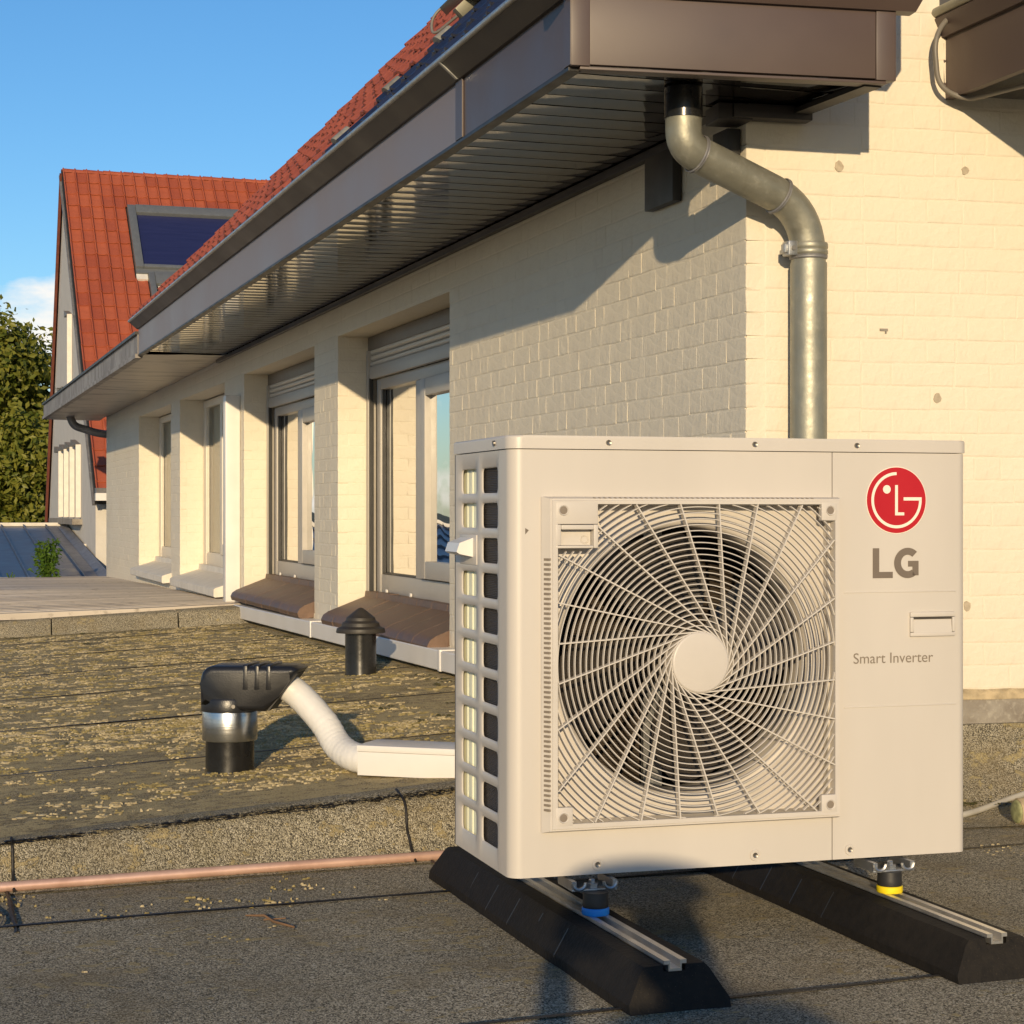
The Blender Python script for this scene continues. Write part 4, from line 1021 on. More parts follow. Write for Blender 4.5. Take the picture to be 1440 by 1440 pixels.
# side grille with 2 x 11 rounded openings
def rrect(a0, a1, b0, b1, r, n=5):
    out = []
    for cx, cy, s_ in ((a1-r, b1-r, 0), (a0+r, b1-r, pi/2), (a0+r, b0+r, pi), (a1-r, b0+r, 1.5*pi)):
        out += [(cx+r*cos(s_+pi/2*i/(n-1)), cy+r*sin(s_+pi/2*i/(n-1))) for i in range(n)]
    return out
bm = B(); colsb = [(.0725, .2095, .079, .192), (.2095, AD, .228, .340)]
ph = (.793-.043)/11; zb0 = .035
for (c0, c1, o0, o1) in colsb:
    for r_ in range(11):
        q0 = zb0+ph*r_ if r_ else .004; q1 = zb0+ph*(r_+1) if r_ < 10 else .8075
        hz0 = .043+ph*r_; hz1 = hz0+.0525
        inner = rrect(o0, o1, hz0, hz1, .011); n = len(inner)
        outer = []
        for i, (x, y) in enumerate(inner):
            k = i % 5; quad = i//5; ex = c1 if quad in (0, 3) else c0; ey = q1 if quad in (0, 1) else q0
            if k == 2: outer.append((ex, ey))
            elif (k < 2) == (quad in (0, 2)): outer.append((ex, y))
            else: outer.append((x, ey))
        vi = [bm.verts.new((.0, *p)) for p in inner]; vo = [bm.verts.new((0, *p)) for p in outer]
        cy, cz = (o0+o1)/2, (hz0+hz1)/2
        ch = [bm.verts.new((.0012, p[0]+(cy-p[0])*.03, p[1]+(cz-p[1])*.05)) for p in inner]
        dp = [bm.verts.new((.0034, p[0]+(cy-p[0])*.05, p[1]+(cz-p[1])*.08)) for p in inner]
        for i in range(n):
            j = (i+1) % n
            for A_, B_ in ((vo, vi), (vi, ch), (ch, dp)): bm.faces.new((A_[i], A_[j], B_[j], B_[i]))
finish('side_grille', bm, M_CASE, ac, smooth=45)
bm = B(); box(bm, .0105, .0145, .2085, .382, .03, .80); 
for b0 in (.245, .285, .292, .325): box(bm, .0092, .0103, b0, b0+.004, .03, .80)
finish('coil_end_plate', bm, M_PLATE, ac)
bm = B(); box(bm, .0075, .10, .078, .208, .03, .80); finish('side_coil', bm, M_COIL, ac)
bm = B(); box(bm, .06, AW-.03, .33, .37, .03, .80); finish('rear_coil', bm, M_COIL, ac)
bm = B(); box(bm, .665, .69, .01, .33, .03, .80); finish('partition', bm, M_INNER, ac)
# sensor hood over the third opening
bm = B(); r_ = 8; hz = .043+ph*r_
box(bm, -.002, .004, .222, .346, hz-.004, hz+.056, .0018); finish('sensor_plate', bm, M_CASE, ac, smooth=40)
bm = B(); prism(bm, [(-.0022, hz+.050), (-.030, hz+.040), (-.036, hz+.022), (-.030, hz+.018), (-.0022, hz+.012)], 'y', .245, .335); finish('sensor_hood', bm, M_WHITE, ac, smooth=20)
# screws
def screw(x, z_, nm='screw'):
    bm = B(); lathe(bm, [(.0110, -.0010), (.0105, -.0022), (.0075, -.0022), (.0070, -.0012), (.001, -.0012)], (x, 0, z_), 18, axis='y'); o1 = finish('screw_seat', bm, M_CASE, ac, smooth=40)
    bm = B(); lathe(bm, [(.0012, -.0022), (.0048, -.0038), (.0055, -.0014)], (x, 0, z_), 12, axis='y'); finish(nm, bm, M_SCREW, ac, smooth=40)
for x, z_ in ((.1735, .022), (.499, .022), (.703, .022)): screw(x, z_)
for x in (.195, .497, .717):
    bm = B(); lathe(bm, [(.0012, -.0052), (.0048, -.0068), (.0056, -.0030)], (x, 0, .8215), 12, axis='y'); finish('screw', bm, M_SCREW, ac, smooth=40)
bm = B(); lathe(bm, [(.0012, -.0052), (.0048, -.0068), (.0056, -.0030)], (0, .090, .8215), 12, axis='x'); finish('screw', bm, M_SCREW, ac, smooth=40)
bm = B(); prism(bm, [(.030, .648), (.030, .660), (.037, .656)], 'y', -.0006, .001); finish('alignment_notch', bm, M_INK, ac)
# orifice plate and bell mouth
CX, CZ = .366, .403; RB = .258
bm = B(); n = 96
sq = []
for k in range(n):
    a = 2*pi*k/n; c_, s_ = cos(a), sin(a); t = min((HX1-CX+.01)/max(1e-6, abs(c_)), (HZ1-CZ+.012)/max(1e-6, abs(s_))); sq.append((CX+c_*t, .030, CZ+s_*t))
rings = [[bm.verts.new(p) for p in sq]]
for rr, y in ((RB+.030, .030), (RB+.022, .026), (RB+.012, .026), (RB+.004, .032), (RB, .045), (RB, .13), (RB+.01, .15)):
    rings.append([bm.verts.new((CX+rr*cos(2*pi*k/n), y, CZ+rr*sin(2*pi*k/n))) for k in range(n)])
for A_, B_ in zip(rings, rings[1:]):
    for k in range(n): bm.faces.new((A_[k], A_[(k+1) % n], B_[(k+1) % n], B_[k]))
for k in range(n):                                            # inner walls of the square opening
    pass
finish('orifice', bm, M_GUARD, ac, smooth=40)
# fan
fan = thing('fan', None, None, (CX, .095, CZ)); fan.parent = ac
bm = B(); lathe(bm, [(.02, -.035), (.048, -.034), (.056, -.026), (.058, .03)], seg=36, axis='y'); finish('fan_hub', bm, M_FAN, fan, smooth=40)
for kb_ in range(4):
    bm = B(); rows = []
    for i in range(9):
        r = .052+(.245-.052)*i/8; a0 = 2*pi*kb_/4+.35*i/8; span = 1.0-.22*i/8+.25*sin(pi*i/8)
        rows.append([bm.verts.new((r*cos(a0+span*(j/8-.5)), -.030+.060*j/8+.006*sin(pi*j/8), r*sin(a0+span*(j/8-.5)))) for j in range(9)])
    for r1, r2 in zip(rows, rows[1:]):
        for j in range(8): bm.faces.new((r1[j], r1[j+1], r2[j+1], r2[j]))
    bmesh.ops.solidify(bm, geom=bm.faces[:], thickness=.003)
    finish('fan_blade', bm, M_FAN, fan, smooth=50)
bm = B(); lathe(bm, [(.05, .14), (.055, .145), (.055, .20), (.04, .205)], (CX, 0, CZ), 28, axis='y'); box(bm, CX-.02, CX+.02, .206, .22, .03, .79); finish('motor_bracket', bm, M_GALV, ac, smooth=40)
# guard
gd = thing('fan_guard', None, None); gd.parent = ac
ox0, ox1, oz0, oz1 = .0605, .6745, .088, .719
fx0, fx1, fz0, fz1 = .0745, .6715, .0935, .7145
PF = -.023
def ringquad(bm, A_, B_):
    for i in range(4): bm.faces.new((A_[i], A_[(i+1) % 4], B_[(i+1) % 4], B_[i]))
def q4(bm, x0_, x1_, y, z0_, z1_): return [bm.verts.new(p) for p in ((x0_, y, z0_), (x1_, y, z0_), (x1_, y, z1_), (x0_, y, z1_))]
bm = B(); a = q4(bm, ox0, ox1, .0006, oz0, oz1); a2 = q4(bm, ox0, ox1, -.004, oz0, oz1); b_ = q4(bm, fx0, fx1, PF, fz0, fz1); c = q4(bm, HX0+.003, HX1+.004, PF, HZ0+.001, HZ1+.003); d = q4(bm, HX0+.003, HX1+.004, .028, HZ0+.001, HZ1+.003)
ringquad(bm, a, a2); ringquad(bm, a2, b_); ringquad(bm, b_, c); ringquad(bm, c, d)
be = [e_ for e_ in bm.edges if all(abs(v_.co.y-PF) < 1e-6 for v_ in e_.verts) and all(v_ in b_ for v_ in e_.verts)]
bmesh.ops.bevel(bm, geom=be, offset=.003, segments=2, affect='EDGES')
finish('guard_frame', bm, M_GUARD, gd, smooth=30)
# dark bars for left flank and top slots, shade put into the colour
bm = B()
for k in range(52):
    z_ = .13+k*.0092; prism(bm, [(.0655, -.0105), (.0735, -.0215), (.0700, -.0215), (.0632, -.0105)], 'z', z_, z_+.0042)
for k in range(44):
    x = .16+k*.0105; prism(bm, [(-.008, .7180), (-.019, .7165), (-.019, .7150), (-.008, .7165)], 'x', x, x+.004)
finish('flank_slot_bars', bm, M_INK2, gd, kind='stuff')
gx0, gx1, gz0, gz1 = HX0+.003, HX1+.004, HZ0+.001, HZ1+.003
def blocked(x, z_):
    if not (gx0 < x < gx1 and gz0 < z_ < gz1): return True
    if x < gx0+.080 and z_ > gz1-.083: return True
    return False
HC, HZc = .3745, .402
nr = 0
r = .0700
while r < .46:
    n = int(90+r*420); segs_ = []
    keep = [not blocked(HC+r*cos(2*pi*k/n), HZc+r*sin(2*pi*k/n)) for k in range(n)]
    w_ = .00135
    st0 = next((k for k in range(n) if not keep[k]), None)
    runs = []
    if st0 is None: runs = [list(range(n))+[0]]
    else:
        cur = []
        for q in range(1, n+1):
            k = (st0+q) % n
            if keep[k]: cur.append(k)
            elif cur: runs.append(cur); cur = []
    for run in runs:
        if len(run) < 3: continue
        bm = B(); P_ = {}
        def vsec(k):
            if k not in P_:
                c_, s_ = cos(2*pi*k/n), sin(2*pi*k/n)
                P_[k] = [bm.verts.new((HC+q*c_, y, HZc+q*s_)) for q, y in ((r-w_, PF+.010), (r-w_*.6, PF+.0035), (r+w_*.6, PF+.0035), (r+w_, PF+.010))]
            return P_[k]
        for k, k2 in zip(run, run[1:]):
            a, b_ = vsec(k), vsec(k2)
            for i in range(4): bm.faces.new((a[i], a[(i+1) % 4], b_[(i+1) % 4], b_[i]))
        finish('guard_ring', bm, M_GUARD, gd, smooth=40)
    r += .0114
for k in range(24):
    ang = 2*pi*k/24+.06; t0 = Vector((cos(ang), 0, sin(ang))); tg = Vector((-sin(ang), 0, cos(ang)))    # leaves the hub at a tangent
    base = Vector((HC, 0, HZc))+t0*.058; L = 0
    while L < .6:
        p = base+tg*(L+.003)
        if blocked(p.x, p.z) and L > .05: break
        L += .003
    # slight curl like the moulding
    bm = B(); nn = 12; prev = None
    for i in range(nn+1):
        q = L*i/nn; p = base+tg*q+t0*(.03*(q/.35)**2*0); w_ = .00125
        rowv = [bm.verts.new(p+t0*x+Vector((0, y, 0))) for x, y in ((-w_, PF+.016), (-w_, PF+.001), (w_, PF+.001), (w_, PF+.016))]
        if prev:
            for i2 in range(4): bm.faces.new((prev[i2], prev[(i2+1) % 4], rowv[(i2+1) % 4], rowv[i2]))
        else: bm.faces.new(rowv)
        prev = rowv
    bm.faces.new(prev[::-1]); finish('guard_spoke', bm, M_GUARD, gd)
bm = B(); lathe(bm, [(.058, .010), (.058, -.0015), (.0565, -.003), (.054, -.0035)], (HC, PF, HZc), 48, axis='y'); finish('guard_hub', bm, M_GUARD, gd, smooth=40)
for (x, z_) in ((gx0, gz0), (gx1, gz0), (gx1, gz1), (gx0, gz1)):
    sx = 1 if x == gx0 else -1; sz = 1 if z_ == gz0 else -1; X = sorted((x-sx*.004, x+sx*.030)); Z = sorted((z_-sz*.004, z_+sz*.032))
    if not (sx > 0 and sz < 0):
        bm = B(); box(bm, X[0], X[1], PF-.0008, PF+.014, Z[0], Z[1], .003); finish('corner_tab', bm, M_GUARD, gd, smooth=40)
    cx, cz = x+sx*.011, z_+sz*.012
    bm = B(); lathe(bm, [(.0100, -.0012), (.0092, -.0028), (.0080, -.0022), (.0074, -.0010)], (cx, PF, cz), 24, axis='y', capb=False, capt=False); finish('screw_rim', bm, M_GUARD, gd, smooth=40)
    bm = B(); lathe(bm, [(.0005, -.0013), (.0078, -.0011)], (cx, PF, cz), 20, axis='y'); finish('screw', bm, M_INK2, gd, smooth=40)
# grip block, top left
X0, X1, Z0, Z1 = gx0-.004, gx0+.080, gz1-.083, gz1+.004
bm = B()
box(bm, X0, X1, PF-.0006, PF+.022, Z1-.042, Z1, .003); box(bm, X1-.009, X1, PF-.0008, PF+.022, Z0, Z1-.0425, .002); box(bm, X0, X0+.010, PF-.0006, PF+.022, Z0+.0055, Z1-.0425, .0015); box(bm, X0, X1-.0095, PF-.0006, PF+.022, Z0, Z0+.005, .0015)
finish('grip_surround', bm, M_GUARD, gd, smooth=40)
bm = B(); box(bm, X0+.010, X1-.0095, PF+.018, PF+.022, Z0+.0055, Z1-.0425); finish('grip_floor', bm, M_GUARD, gd)
bm = B(); box(bm, X0+.010, X1-.0095, PF-.003, PF+.008, Z1-.052, Z1-.043, .002); finish('grip_bar', bm, M_GUARD, gd, smooth=40)
bm = B(); lathe(bm, [(.008, -.001), (.008, .0005), (.006, .0005), (.006, -.001)], (X1-.022, PF+.0177, Z0+.016), 20, axis='y', capb=False, capt=False); finish('grip_mark', bm, M_GUARD, gd)
# badge
bdg = thing('badge', None, None); bdg.parent = ac
BX, BZ, BR = .8055, .7135, .0655
bm = B(); prism(bm, [(BX+BR*1.022*cos(2*pi*k/64), BZ+BR*1.022*sin(2*pi*k/64)) for k in range(64)], 'y', -.0010, .0005); finish('badge_rim', bm, M_BADGE, bdg)
bm = B(); prism(bm, [(BX+BR*cos(2*pi*k/64), BZ+BR*sin(2*pi*k/64)) for k in range(64)], 'y', -.0016, .0005); finish('badge_disc', bm, M_RED, bdg)
bm = B(); ro, ri = BR*.855, BR*.765; n = 54
A_ = []
for k in range(n+1):
    a = pi/2-R(0)+(1.5*pi)*k/n; A_.append((a, ))
outp = [(BX+ro*cos(a[0]), BZ+ro*sin(a[0])) for a in A_]; inp = [(BX+ri*cos(a[0]), BZ+ri*sin(a[0])) for a in A_]
va = [bm.verts.new((x, -.0020, z_)) for x, z_ in outp]; vb2 = [bm.verts.new((x, -.0020, z_)) for x, z_ in inp]
for i in range(n): bm.faces.new((va[i], va[i+1], vb2[i+1], vb2[i]))
h_ = (ro-ri)
box(bm, BX+BR*.24, BX+ro, -.0020, -.0017, BZ-.0005, BZ+h_)
box(bm, BX-BR*.05, BX+BR*.045, -.0020, -.0017, BZ-BR*.46, BZ+BR*.46); box(bm, BX+BR*.0455, BX+BR*.26, -.0020, -.0017, BZ-BR*.46, BZ-BR*.46+h_)
prism(bm, [(BX-BR*.33+BR*.13*cos(2*pi*k/20), BZ+BR*.33+BR*.13*sin(2*pi*k/20)) for k in range(20)], 'y', -.0020, -.0017)
finish('badge_emblem', bm, M_BADGE, bdg)
# letters LG
bm = B(); lx0, lx1, lz0, lz1 = .7535, .853, .5585, .618; lh = lz1-lz0; st_ = lh*.235
prism(bm, [(lx0, lz0), (lx0+lh*.74, lz0), (lx0+lh*.74, lz0+st_*.88), (lx0+st_, lz0+st_*.88), (lx0+st_, lz1), (lx0, lz1)], 'y', -.0012, .0005); finish('letter', bm, M_INK, ac)
bm = B(); gx = lx0+lh*1.30; gz = (lz0+lz1)/2; go = lh*.51; gi = go-st_; n = 34
aa = [R(48)+R(312-48-0)*k/n for k in range(n+1)]
aa = [R(47)+(R(360)-R(47)-R(55))*k/n for k in range(n+1)]
va = [bm.verts.new((gx+go*cos(a), -.0012, gz+go*sin(a))) for a in aa]; vb2 = [bm.verts.new((gx+gi*.92*cos(a), -.0012, gz+gi*sin(a))) for a in aa]
for i in range(n): bm.faces.new((va[i], va[i+1], vb2[i+1], vb2[i]))
gr = gx+go*.80
e0 = aa[-1]; box(bm, gr-st_*.95, gr, -.0012, .0005, gz+go*sin(e0), gz+lh*.07)
box(bm, gx+lh*.02, gr-st_*.952, -.0012, .0005, gz+lh*.07-st_*.82, gz+lh*.07)
bm.faces.new([bm.verts.new(p) for p in ((gx+go*cos(e0), -.0011, gz+go*sin(e0)), (gr, -.0011, gz+go*sin(e0)), (gr-st_*.95, -.0011, gz+go*sin(e0)+.010), (gx+gi*.92*cos(e0), -.0011, gz+gi*sin(e0)))])
finish('letter', bm, M_INK, ac)
def text_mesh(s, width, offset=0):
    cu = bpy.data.curves.new('text', 'FONT'); cu.body = s; cu.size = 1; cu.extrude = 0; cu.offset = offset
    to = bpy.data.objects.new('text', cu); COL.objects.link(to); bpy.context.view_layer.update()
    dg = bpy.context.evaluated_depsgraph_get(); me = bpy.data.meshes.new_from_object(to.evaluated_get(dg))
    bpy.data.objects.remove(to); xs = [v.co.x for v in me.vertices]; k = width/(max(xs)-min(xs)); x_ = min(xs)
    for v in me.vertices: v.co = ((v.co.x-x_)*k, -.0009, v.co.y*k)
    return me
me = text_mesh('Smart Inverter', .177); me.materials.append(M_INK2); o = inst('lettering', me, ac, (.711, 0, .3895))
# mounting feet of the unit
def foot(x):
    bm = B(); box(bm, x-.045, x+.045, -.034, .05, -.020, -.0165, .0014); box(bm, x-.045, x-.036, -.034, .05, -.0162, -.001); box(bm, x+.036, x+.045, -.034, .05, -.0162, -.001)
    for sx in (-1, 1): tube(bm, [(x+sx*(.031+.013*cos(R(a_))), -.034, -.004-.013*sin(R(a_))) for a_ in range(0, 181, 15)], .0035, 6)
    finish('mounting_foot', bm, M_GALV, ac, smooth=40)
    bm = B(); lathe(bm, [(.013, 0), (.013, .008), (.0065, .0085), (.0065, .014), (.005, .016)], (x, -.018, -.0165), 6); finish('foot_nut', bm, M_GALV, ac, smooth=30)
for p in (Vector((.160, 3.45, 0)), Vector((.752, 3.655, 0))):
    q = Matrix.Rotation(-AR, 3, 'Z') @ (p-Vector((AO.x, AO.y, 0))); foot(q.x)

# ------------------------------------------------------------------ rubber beams, rails and dampers
def beam(cu_, label):
    t = thing('support_beam', label, 'rubber beam', loc(cu_, -1.17, 0), YAW, 'rubber beams under the outdoor unit')
    bm = B(); hw, tw_, L0_, L1 = .092, .055, -.655, .575
    rows = []
    N = 40
    for i in range(N+1):
        v = L0_+(L1-L0_)*i/N
        e = .03 if i in (0, N) else 0
        rows.append([bm.verts.new((x+wob(v*3+cu_, x, 5, .0025), v+(e*zf if v < 0 else -e*zf), z_)) for x, z_, zf in ((-hw, 0, 0), (-hw, .018, .25), (-tw_-.008, .066, .9), (-tw_, .074, 1), (-.021, .075, 1), (-.020, .064, 1), (.020, .064, 1), (.021, .075, 1), (tw_, .074, 1), (tw_+.008, .066, .9), (hw, .018, .25), (hw, 0, 0))])
    for a, b_ in zip(rows, rows[1:]):
        for k in range(11): bm.faces.new((a[k], a[k+1], b_[k+1], b_[k]))
    bm.faces.new(rows[0]); bm.faces.new(rows[-1][::-1]); finish('rubber_body', bm, M_RUBBER, t, smooth=30)
    bm = B()
    for v in (-.28, -.14, 0, .14, .28):
        prism(bm, [(-hw-.0004, .015), (-hw-.0004, .018), (-tw_-.0088, .0655), (-tw_-.006, .0655), (-hw+.004, .015)], 'y', v, v+.004)
    finish('mould_line', bm, M_GASKET, t)
    bm = B(); R0, R1 = -.628, .54
    prism(bm, [(-.0205, .0765), (-.0205, .083), (-.009, .083), (-.009, .069), (.009, .069), (.009, .083), (.0205, .083), (.0205, .0765), (.012, .0765), (.012, .0645), (-.012, .0645), (-.012, .0765)], 'y', R0, R1)
    finish('rail', bm, M_RAIL, t); return t
beam(-.985, 'left black rubber beam with a metal rail, carrying the blue ringed damper')
beam(-.362, 'right black rubber beam with a metal rail, carrying the yellow ringed damper')
def damper(u, v, ring, label, h=.125):
    t = thing('damper', label, 'damper', loc(u, v, .0832), 0, 'dampers between the unit and its beams')
    H_ = h-.0832
    bm = B(); lathe(bm, [(.0245, 0), (.026, .002), (.026, .012), (.0245, .0135)], seg=28); finish('ring', bm, ring, t, smooth=40)
    bm = B(); lathe(bm, [(.0235, .0137), (.0245, .016), (.0240, H_*.6), (.0235, H_)], seg=28); finish('rubber_block', bm, M_GASKET, t, smooth=40)
damper(-.986, -1.425, M_BLUE, 'black rubber damper with bright blue ring under the unit')
damper(-.361, -1.418, M_YEL, 'black rubber damper with bright yellow ring under the unit')

# ------------------------------------------------------------------ far house with the orange roof
fh = thing('gable_house', 'far pale house with steep orange tiled roof, dark roof window and slit windows', 'house', HOME, YAW)
UG = .142; EV = (19.684, 1.275); AP = (24.69, 6.117); FV = (28.6, -.6)
bm = B()
prism(bm, [(19.75, -3.2), (19.75, 1.27), (AP[0], AP[1]-.12), (FV[0]-.15, FV[1]), (FV[0]-.15, -3.2)], 'x', UG+.02, 7); finish('wall', bm, M_RENDER, fh)
pit = atan2(AP[1]-EV[1], AP[0]-EV[0]); fs_ = Vector((0, cos(pit), sin(pit))); fnn = Vector((0, -sin(pit), cos(pit))); E0 = Vector((UG, 19.40, EV[1]-.27)); FLn = (Vector((UG, *AP))-E0).length
def fpt(u, s, h=0): return Vector((UG+u, 0, 0))+Vector((0, E0.y, E0.z))+fs_*s+fnn*h
rf = thing('roof', None, None); rf.parent = fh
bm = B(); obox(bm, fpt(-.02, -.0, -.10), Vector((1, 0, 0)), fs_, fnn, 6.8, FLn, .09); finish('roof_deck', bm, M_GASKET, rf)
FW, FC = .176, .306
T_FAR = [tile_mesh(FW, FC+.06, l_, M_TILE_FAR, roll=.036) for l_ in (.022, .026, .030)]
FM = Matrix((fs_, Vector((-1, 0, 0)), fnn)).transposed().to_quaternion()
ft = []
for i in range(int(FLn/FC)+1):
    for j in range(38):
        u = FW*(j+.5); s = FLn-FC*(i+1)-.03
        if s < -.05: continue
        p = HM @ fpt(u, s, .02); vv = fpt(u, s, 0)
        if 1.10 < vv.x < 3.2 and 22.75 < vv.y+.1 and vv.y < 23.85 : continue
        if 1.25 < vv.x < 3.0 and 21.4 < vv.y+.15 and vv.y < 22.8: continue
        x, y = pix(p); line = 470-(x-195)*.86                   # where the near eave hides it
        vis = 60 < x < 420 and (y < line+5 or (x < 152 and y > 590))
        ft.append((1 if vis else 0, Matrix.LocRotScale(fpt(u, s, .0), FM, None)))
ft.sort(key=lambda t: -t[0]); rest_ = []
for i, (w_, M) in enumerate(ft):
    me = T_FAR[i % 3]
    if i < 298 and w_: o = inst('roof_tile', me, rf); o.matrix_local = M
    else: rest_.append((me, M))
join('roof_tiles', rest_, M_TILE_FAR, rf)
RF = HIP.copy(); RF.materials.clear(); RF.materials.append(M_TILE_FAR)
for j in range(20):
    o = inst('ridge_tile', RF, rf); o.matrix_local = Matrix.LocRotScale(Vector((UG+.0+.31*j, AP[0]+.02, AP[1]-.03)), Matrix.Identity(3).to_quaternion(), Vector((1, 1.5, 1.3)))
# far slope and the verge boards
bm = B(); obox(bm, Vector((UG-.02, AP[0], AP[1])), Vector((1, 0, 0)), Vector((0, FV[0]-AP[0], FV[1]-AP[1])).normalized(), Vector((0, AP[1]-FV[1], FV[0]-AP[0])).normalized(), 6.8, 7.8, .06); finish('rear_slope', bm, M_DKRED, rf)
bm = B(); d_ = Vector((0, FV[0]-AP[0], FV[1]-AP[1])).normalized(); obox(bm, Vector((UG-.05, AP[0]-.05, AP[1]-.05)), d_, Vector((1, 0, 0)), d_.cross(Vector((1, 0, 0))), 7.8, .04, .07); finish('verge_board', bm, M_DKRED, rf)
bm = B(); obox(bm, fpt(-.05, 0, -.09), fs_, Vector((1, 0, 0)), fs_.cross(Vector((1, 0, 0))), FLn, .05, .03); finish('verge_trim', bm, M_LEAD, rf)
# gutter and its white end
bm = B(); prism(bm, [(19.22, .98), (19.36, .98), (19.36, 1.075), (19.22, 1.075)], 'x', UG-.03, 6.8); finish('gutter', bm, M_WHITE, fh)
bm = B(); prism(bm, [(19.24, 1.076), (19.44, 1.076), (19.46, 1.14), (19.22, 1.14)], 'x', UG-.02, 6.8); finish('gutter_flashing', bm, M_LEAD, fh)
# slit windows in the gable: deep pale splays
def slit(v0, v1, z0, z1):
    t_ = thing('window', None, None); t_.parent = fh
    bm = B(); prism(bm, [(UG+.015, v0), (UG-.055, v0+.01), (UG-.055, v0+.06), (UG+.015, v0+.08)], 'z', z0, z1); finish('splay', bm, M_STONE, t_)
    bm = B(); prism(bm, [(UG+.0195, v0+.081), (UG+.010, v0+.081), (UG+.010, v1), (UG+.0195, v1)], 'z', z0, z1-.12); finish('pane', bm, M_FRAMEW, t_)
    bm = B(); prism(bm, [(v0, z1+.0), (v1, z1), (v1, z1+.10)], 'x', UG-.055, UG+.018); finish('head', bm, M_INK, t_)
# four fins and the recesses between
for k in range(4):
    v = 21.75+k*1.0; slit(v+.02, v+.92, .76, 1.78+.0)
slit(23.2, 23.75, 2.7, 3.75)
bm = B(); prism(bm, [(UG-.12, 21.6), (UG+.02, 21.6), (UG+.02, 25.9), (UG-.12, 25.9)], 'z', .66, .74); finish('sill', bm, M_CONC, fh)
bm = B(); box(bm, UG-.012, UG+.019, 21.0, 21.4, .36, .40); finish('air_brick', bm, M_STONE, fh)
# roof window, two leaves
rw = thing('roof_window', None, None); rw.parent = fh
def sv(v): return (v-E0.y)/cos(pit)
def fbx(name, mat, u0, u1, s0, s1, h0, h1, bev=.01):
    bm = B(); obox(bm, fpt(u0-UG, s0, h0), Vector((1, 0, 0)), fs_, fnn, u1-u0, s1-s0, h1-h0, bev); return finish(name, bm, mat, rw, smooth=40)
sa, sb = sv(22.88), sv(24.0)
fbx('frame', M_SKYF, 1.04, 1.16, sa, sb, -.01, .10); fbx('frame', M_SKYF, 2.9, 3.02, sa, sb, -.01, .10); fbx('frame', M_SKYF, 1.161, 2.899, sb-.20, sb, -.01, .11); fbx('frame', M_SKYF, 1.161, 2.899, sa, sa+.07, -.01, .10)
fbx('blind', M_SKYB, 1.161, 2.899, sa+.071, sb-.201, -.01, .05, 0)
sc, sd = sv(21.5), sv(22.80)
fbx('frame', M_SKYF, 1.21, 1.30, sc, sd, -.01, .09); fbx('frame', M_SKYF, 2.75, 2.84, sc, sd, -.01, .09); fbx('frame', M_SKYF, 1.301, 2.749, sd-.28, sd, -.01, .10)
fbx('pane', M_PV, 1.301, 2.749, sc, sd-.281, -.01, .03, 0); fbx('blind', M_FRAMEW, 1.33, 2.7, sd-.42, sd-.29, .031, .05, 0)
fbx('flashing', M_STONE, 1.04, 1.205, sd-.12, sd+.0, .0, .04, 0); fbx('flashing', M_SKYF, 1.04, 3.0, sd+.005, sa-.005, .0, .06, 0)

# ------------------------------------------------------------------ lean-to with standing seams
ln = thing('lean_to_roof', 'low slate blue standing seam roof against the far gable', 'roof', HOME, YAW)
la, lb = Vector((0, 17.35, -.005)), Vector((0, 24.1, .60)); ld = (lb-la); LLn = ld.length; ld.normalize(); lnn = Vector((0, -ld.z, ld.y))
w_ = .325; u = UG-.30
pn = 0
while u > -8.5:
    bm = B(); obox(bm, Vector((u-w_+.004, 0, 0))+la, Vector((1, 0, 0)), ld, lnn, w_-.008, LLn, .02); finish('roof_panel', bm, M_SEAM, ln)
    bm = B(); obox(bm, Vector((u-.009, 0, 0))+la-lnn*.0, Vector((1, 0, 0)), ld, lnn, .018, LLn, .055, .004); finish('standing_seam', bm, M_SEAM, ln)
    u -= w_; pn += 1
bm = B(); obox(bm, Vector((UG-.30+.012, 0, 0))+la, Vector((1, 0, 0)), ld, lnn, .15, LLn, .03); finish('edge_flashing', bm, M_LEAD, ln)
bm = B(); obox(bm, Vector((UG-.135, 0, 0))+la+lnn*.0, Vector((.9, 0, .43)).normalized(), ld, Vector((-.43, 0, .9)).normalized(), .14, LLn-.1, .015); finish('edge_flashing', bm, M_LEAD, ln)
bm = B(); box(bm, -8.5, UG-.02, lb.y-.03, lb.y+.12, lb.z+.02, lb.z+.075, .01); finish('ridge_capping', bm, M_STONE, ln, smooth=40)
bm = B(); box(bm, -8.5, UG, 17.4, 24, -3.2, -.03); finish('wall', bm, M_RENDER, ln)
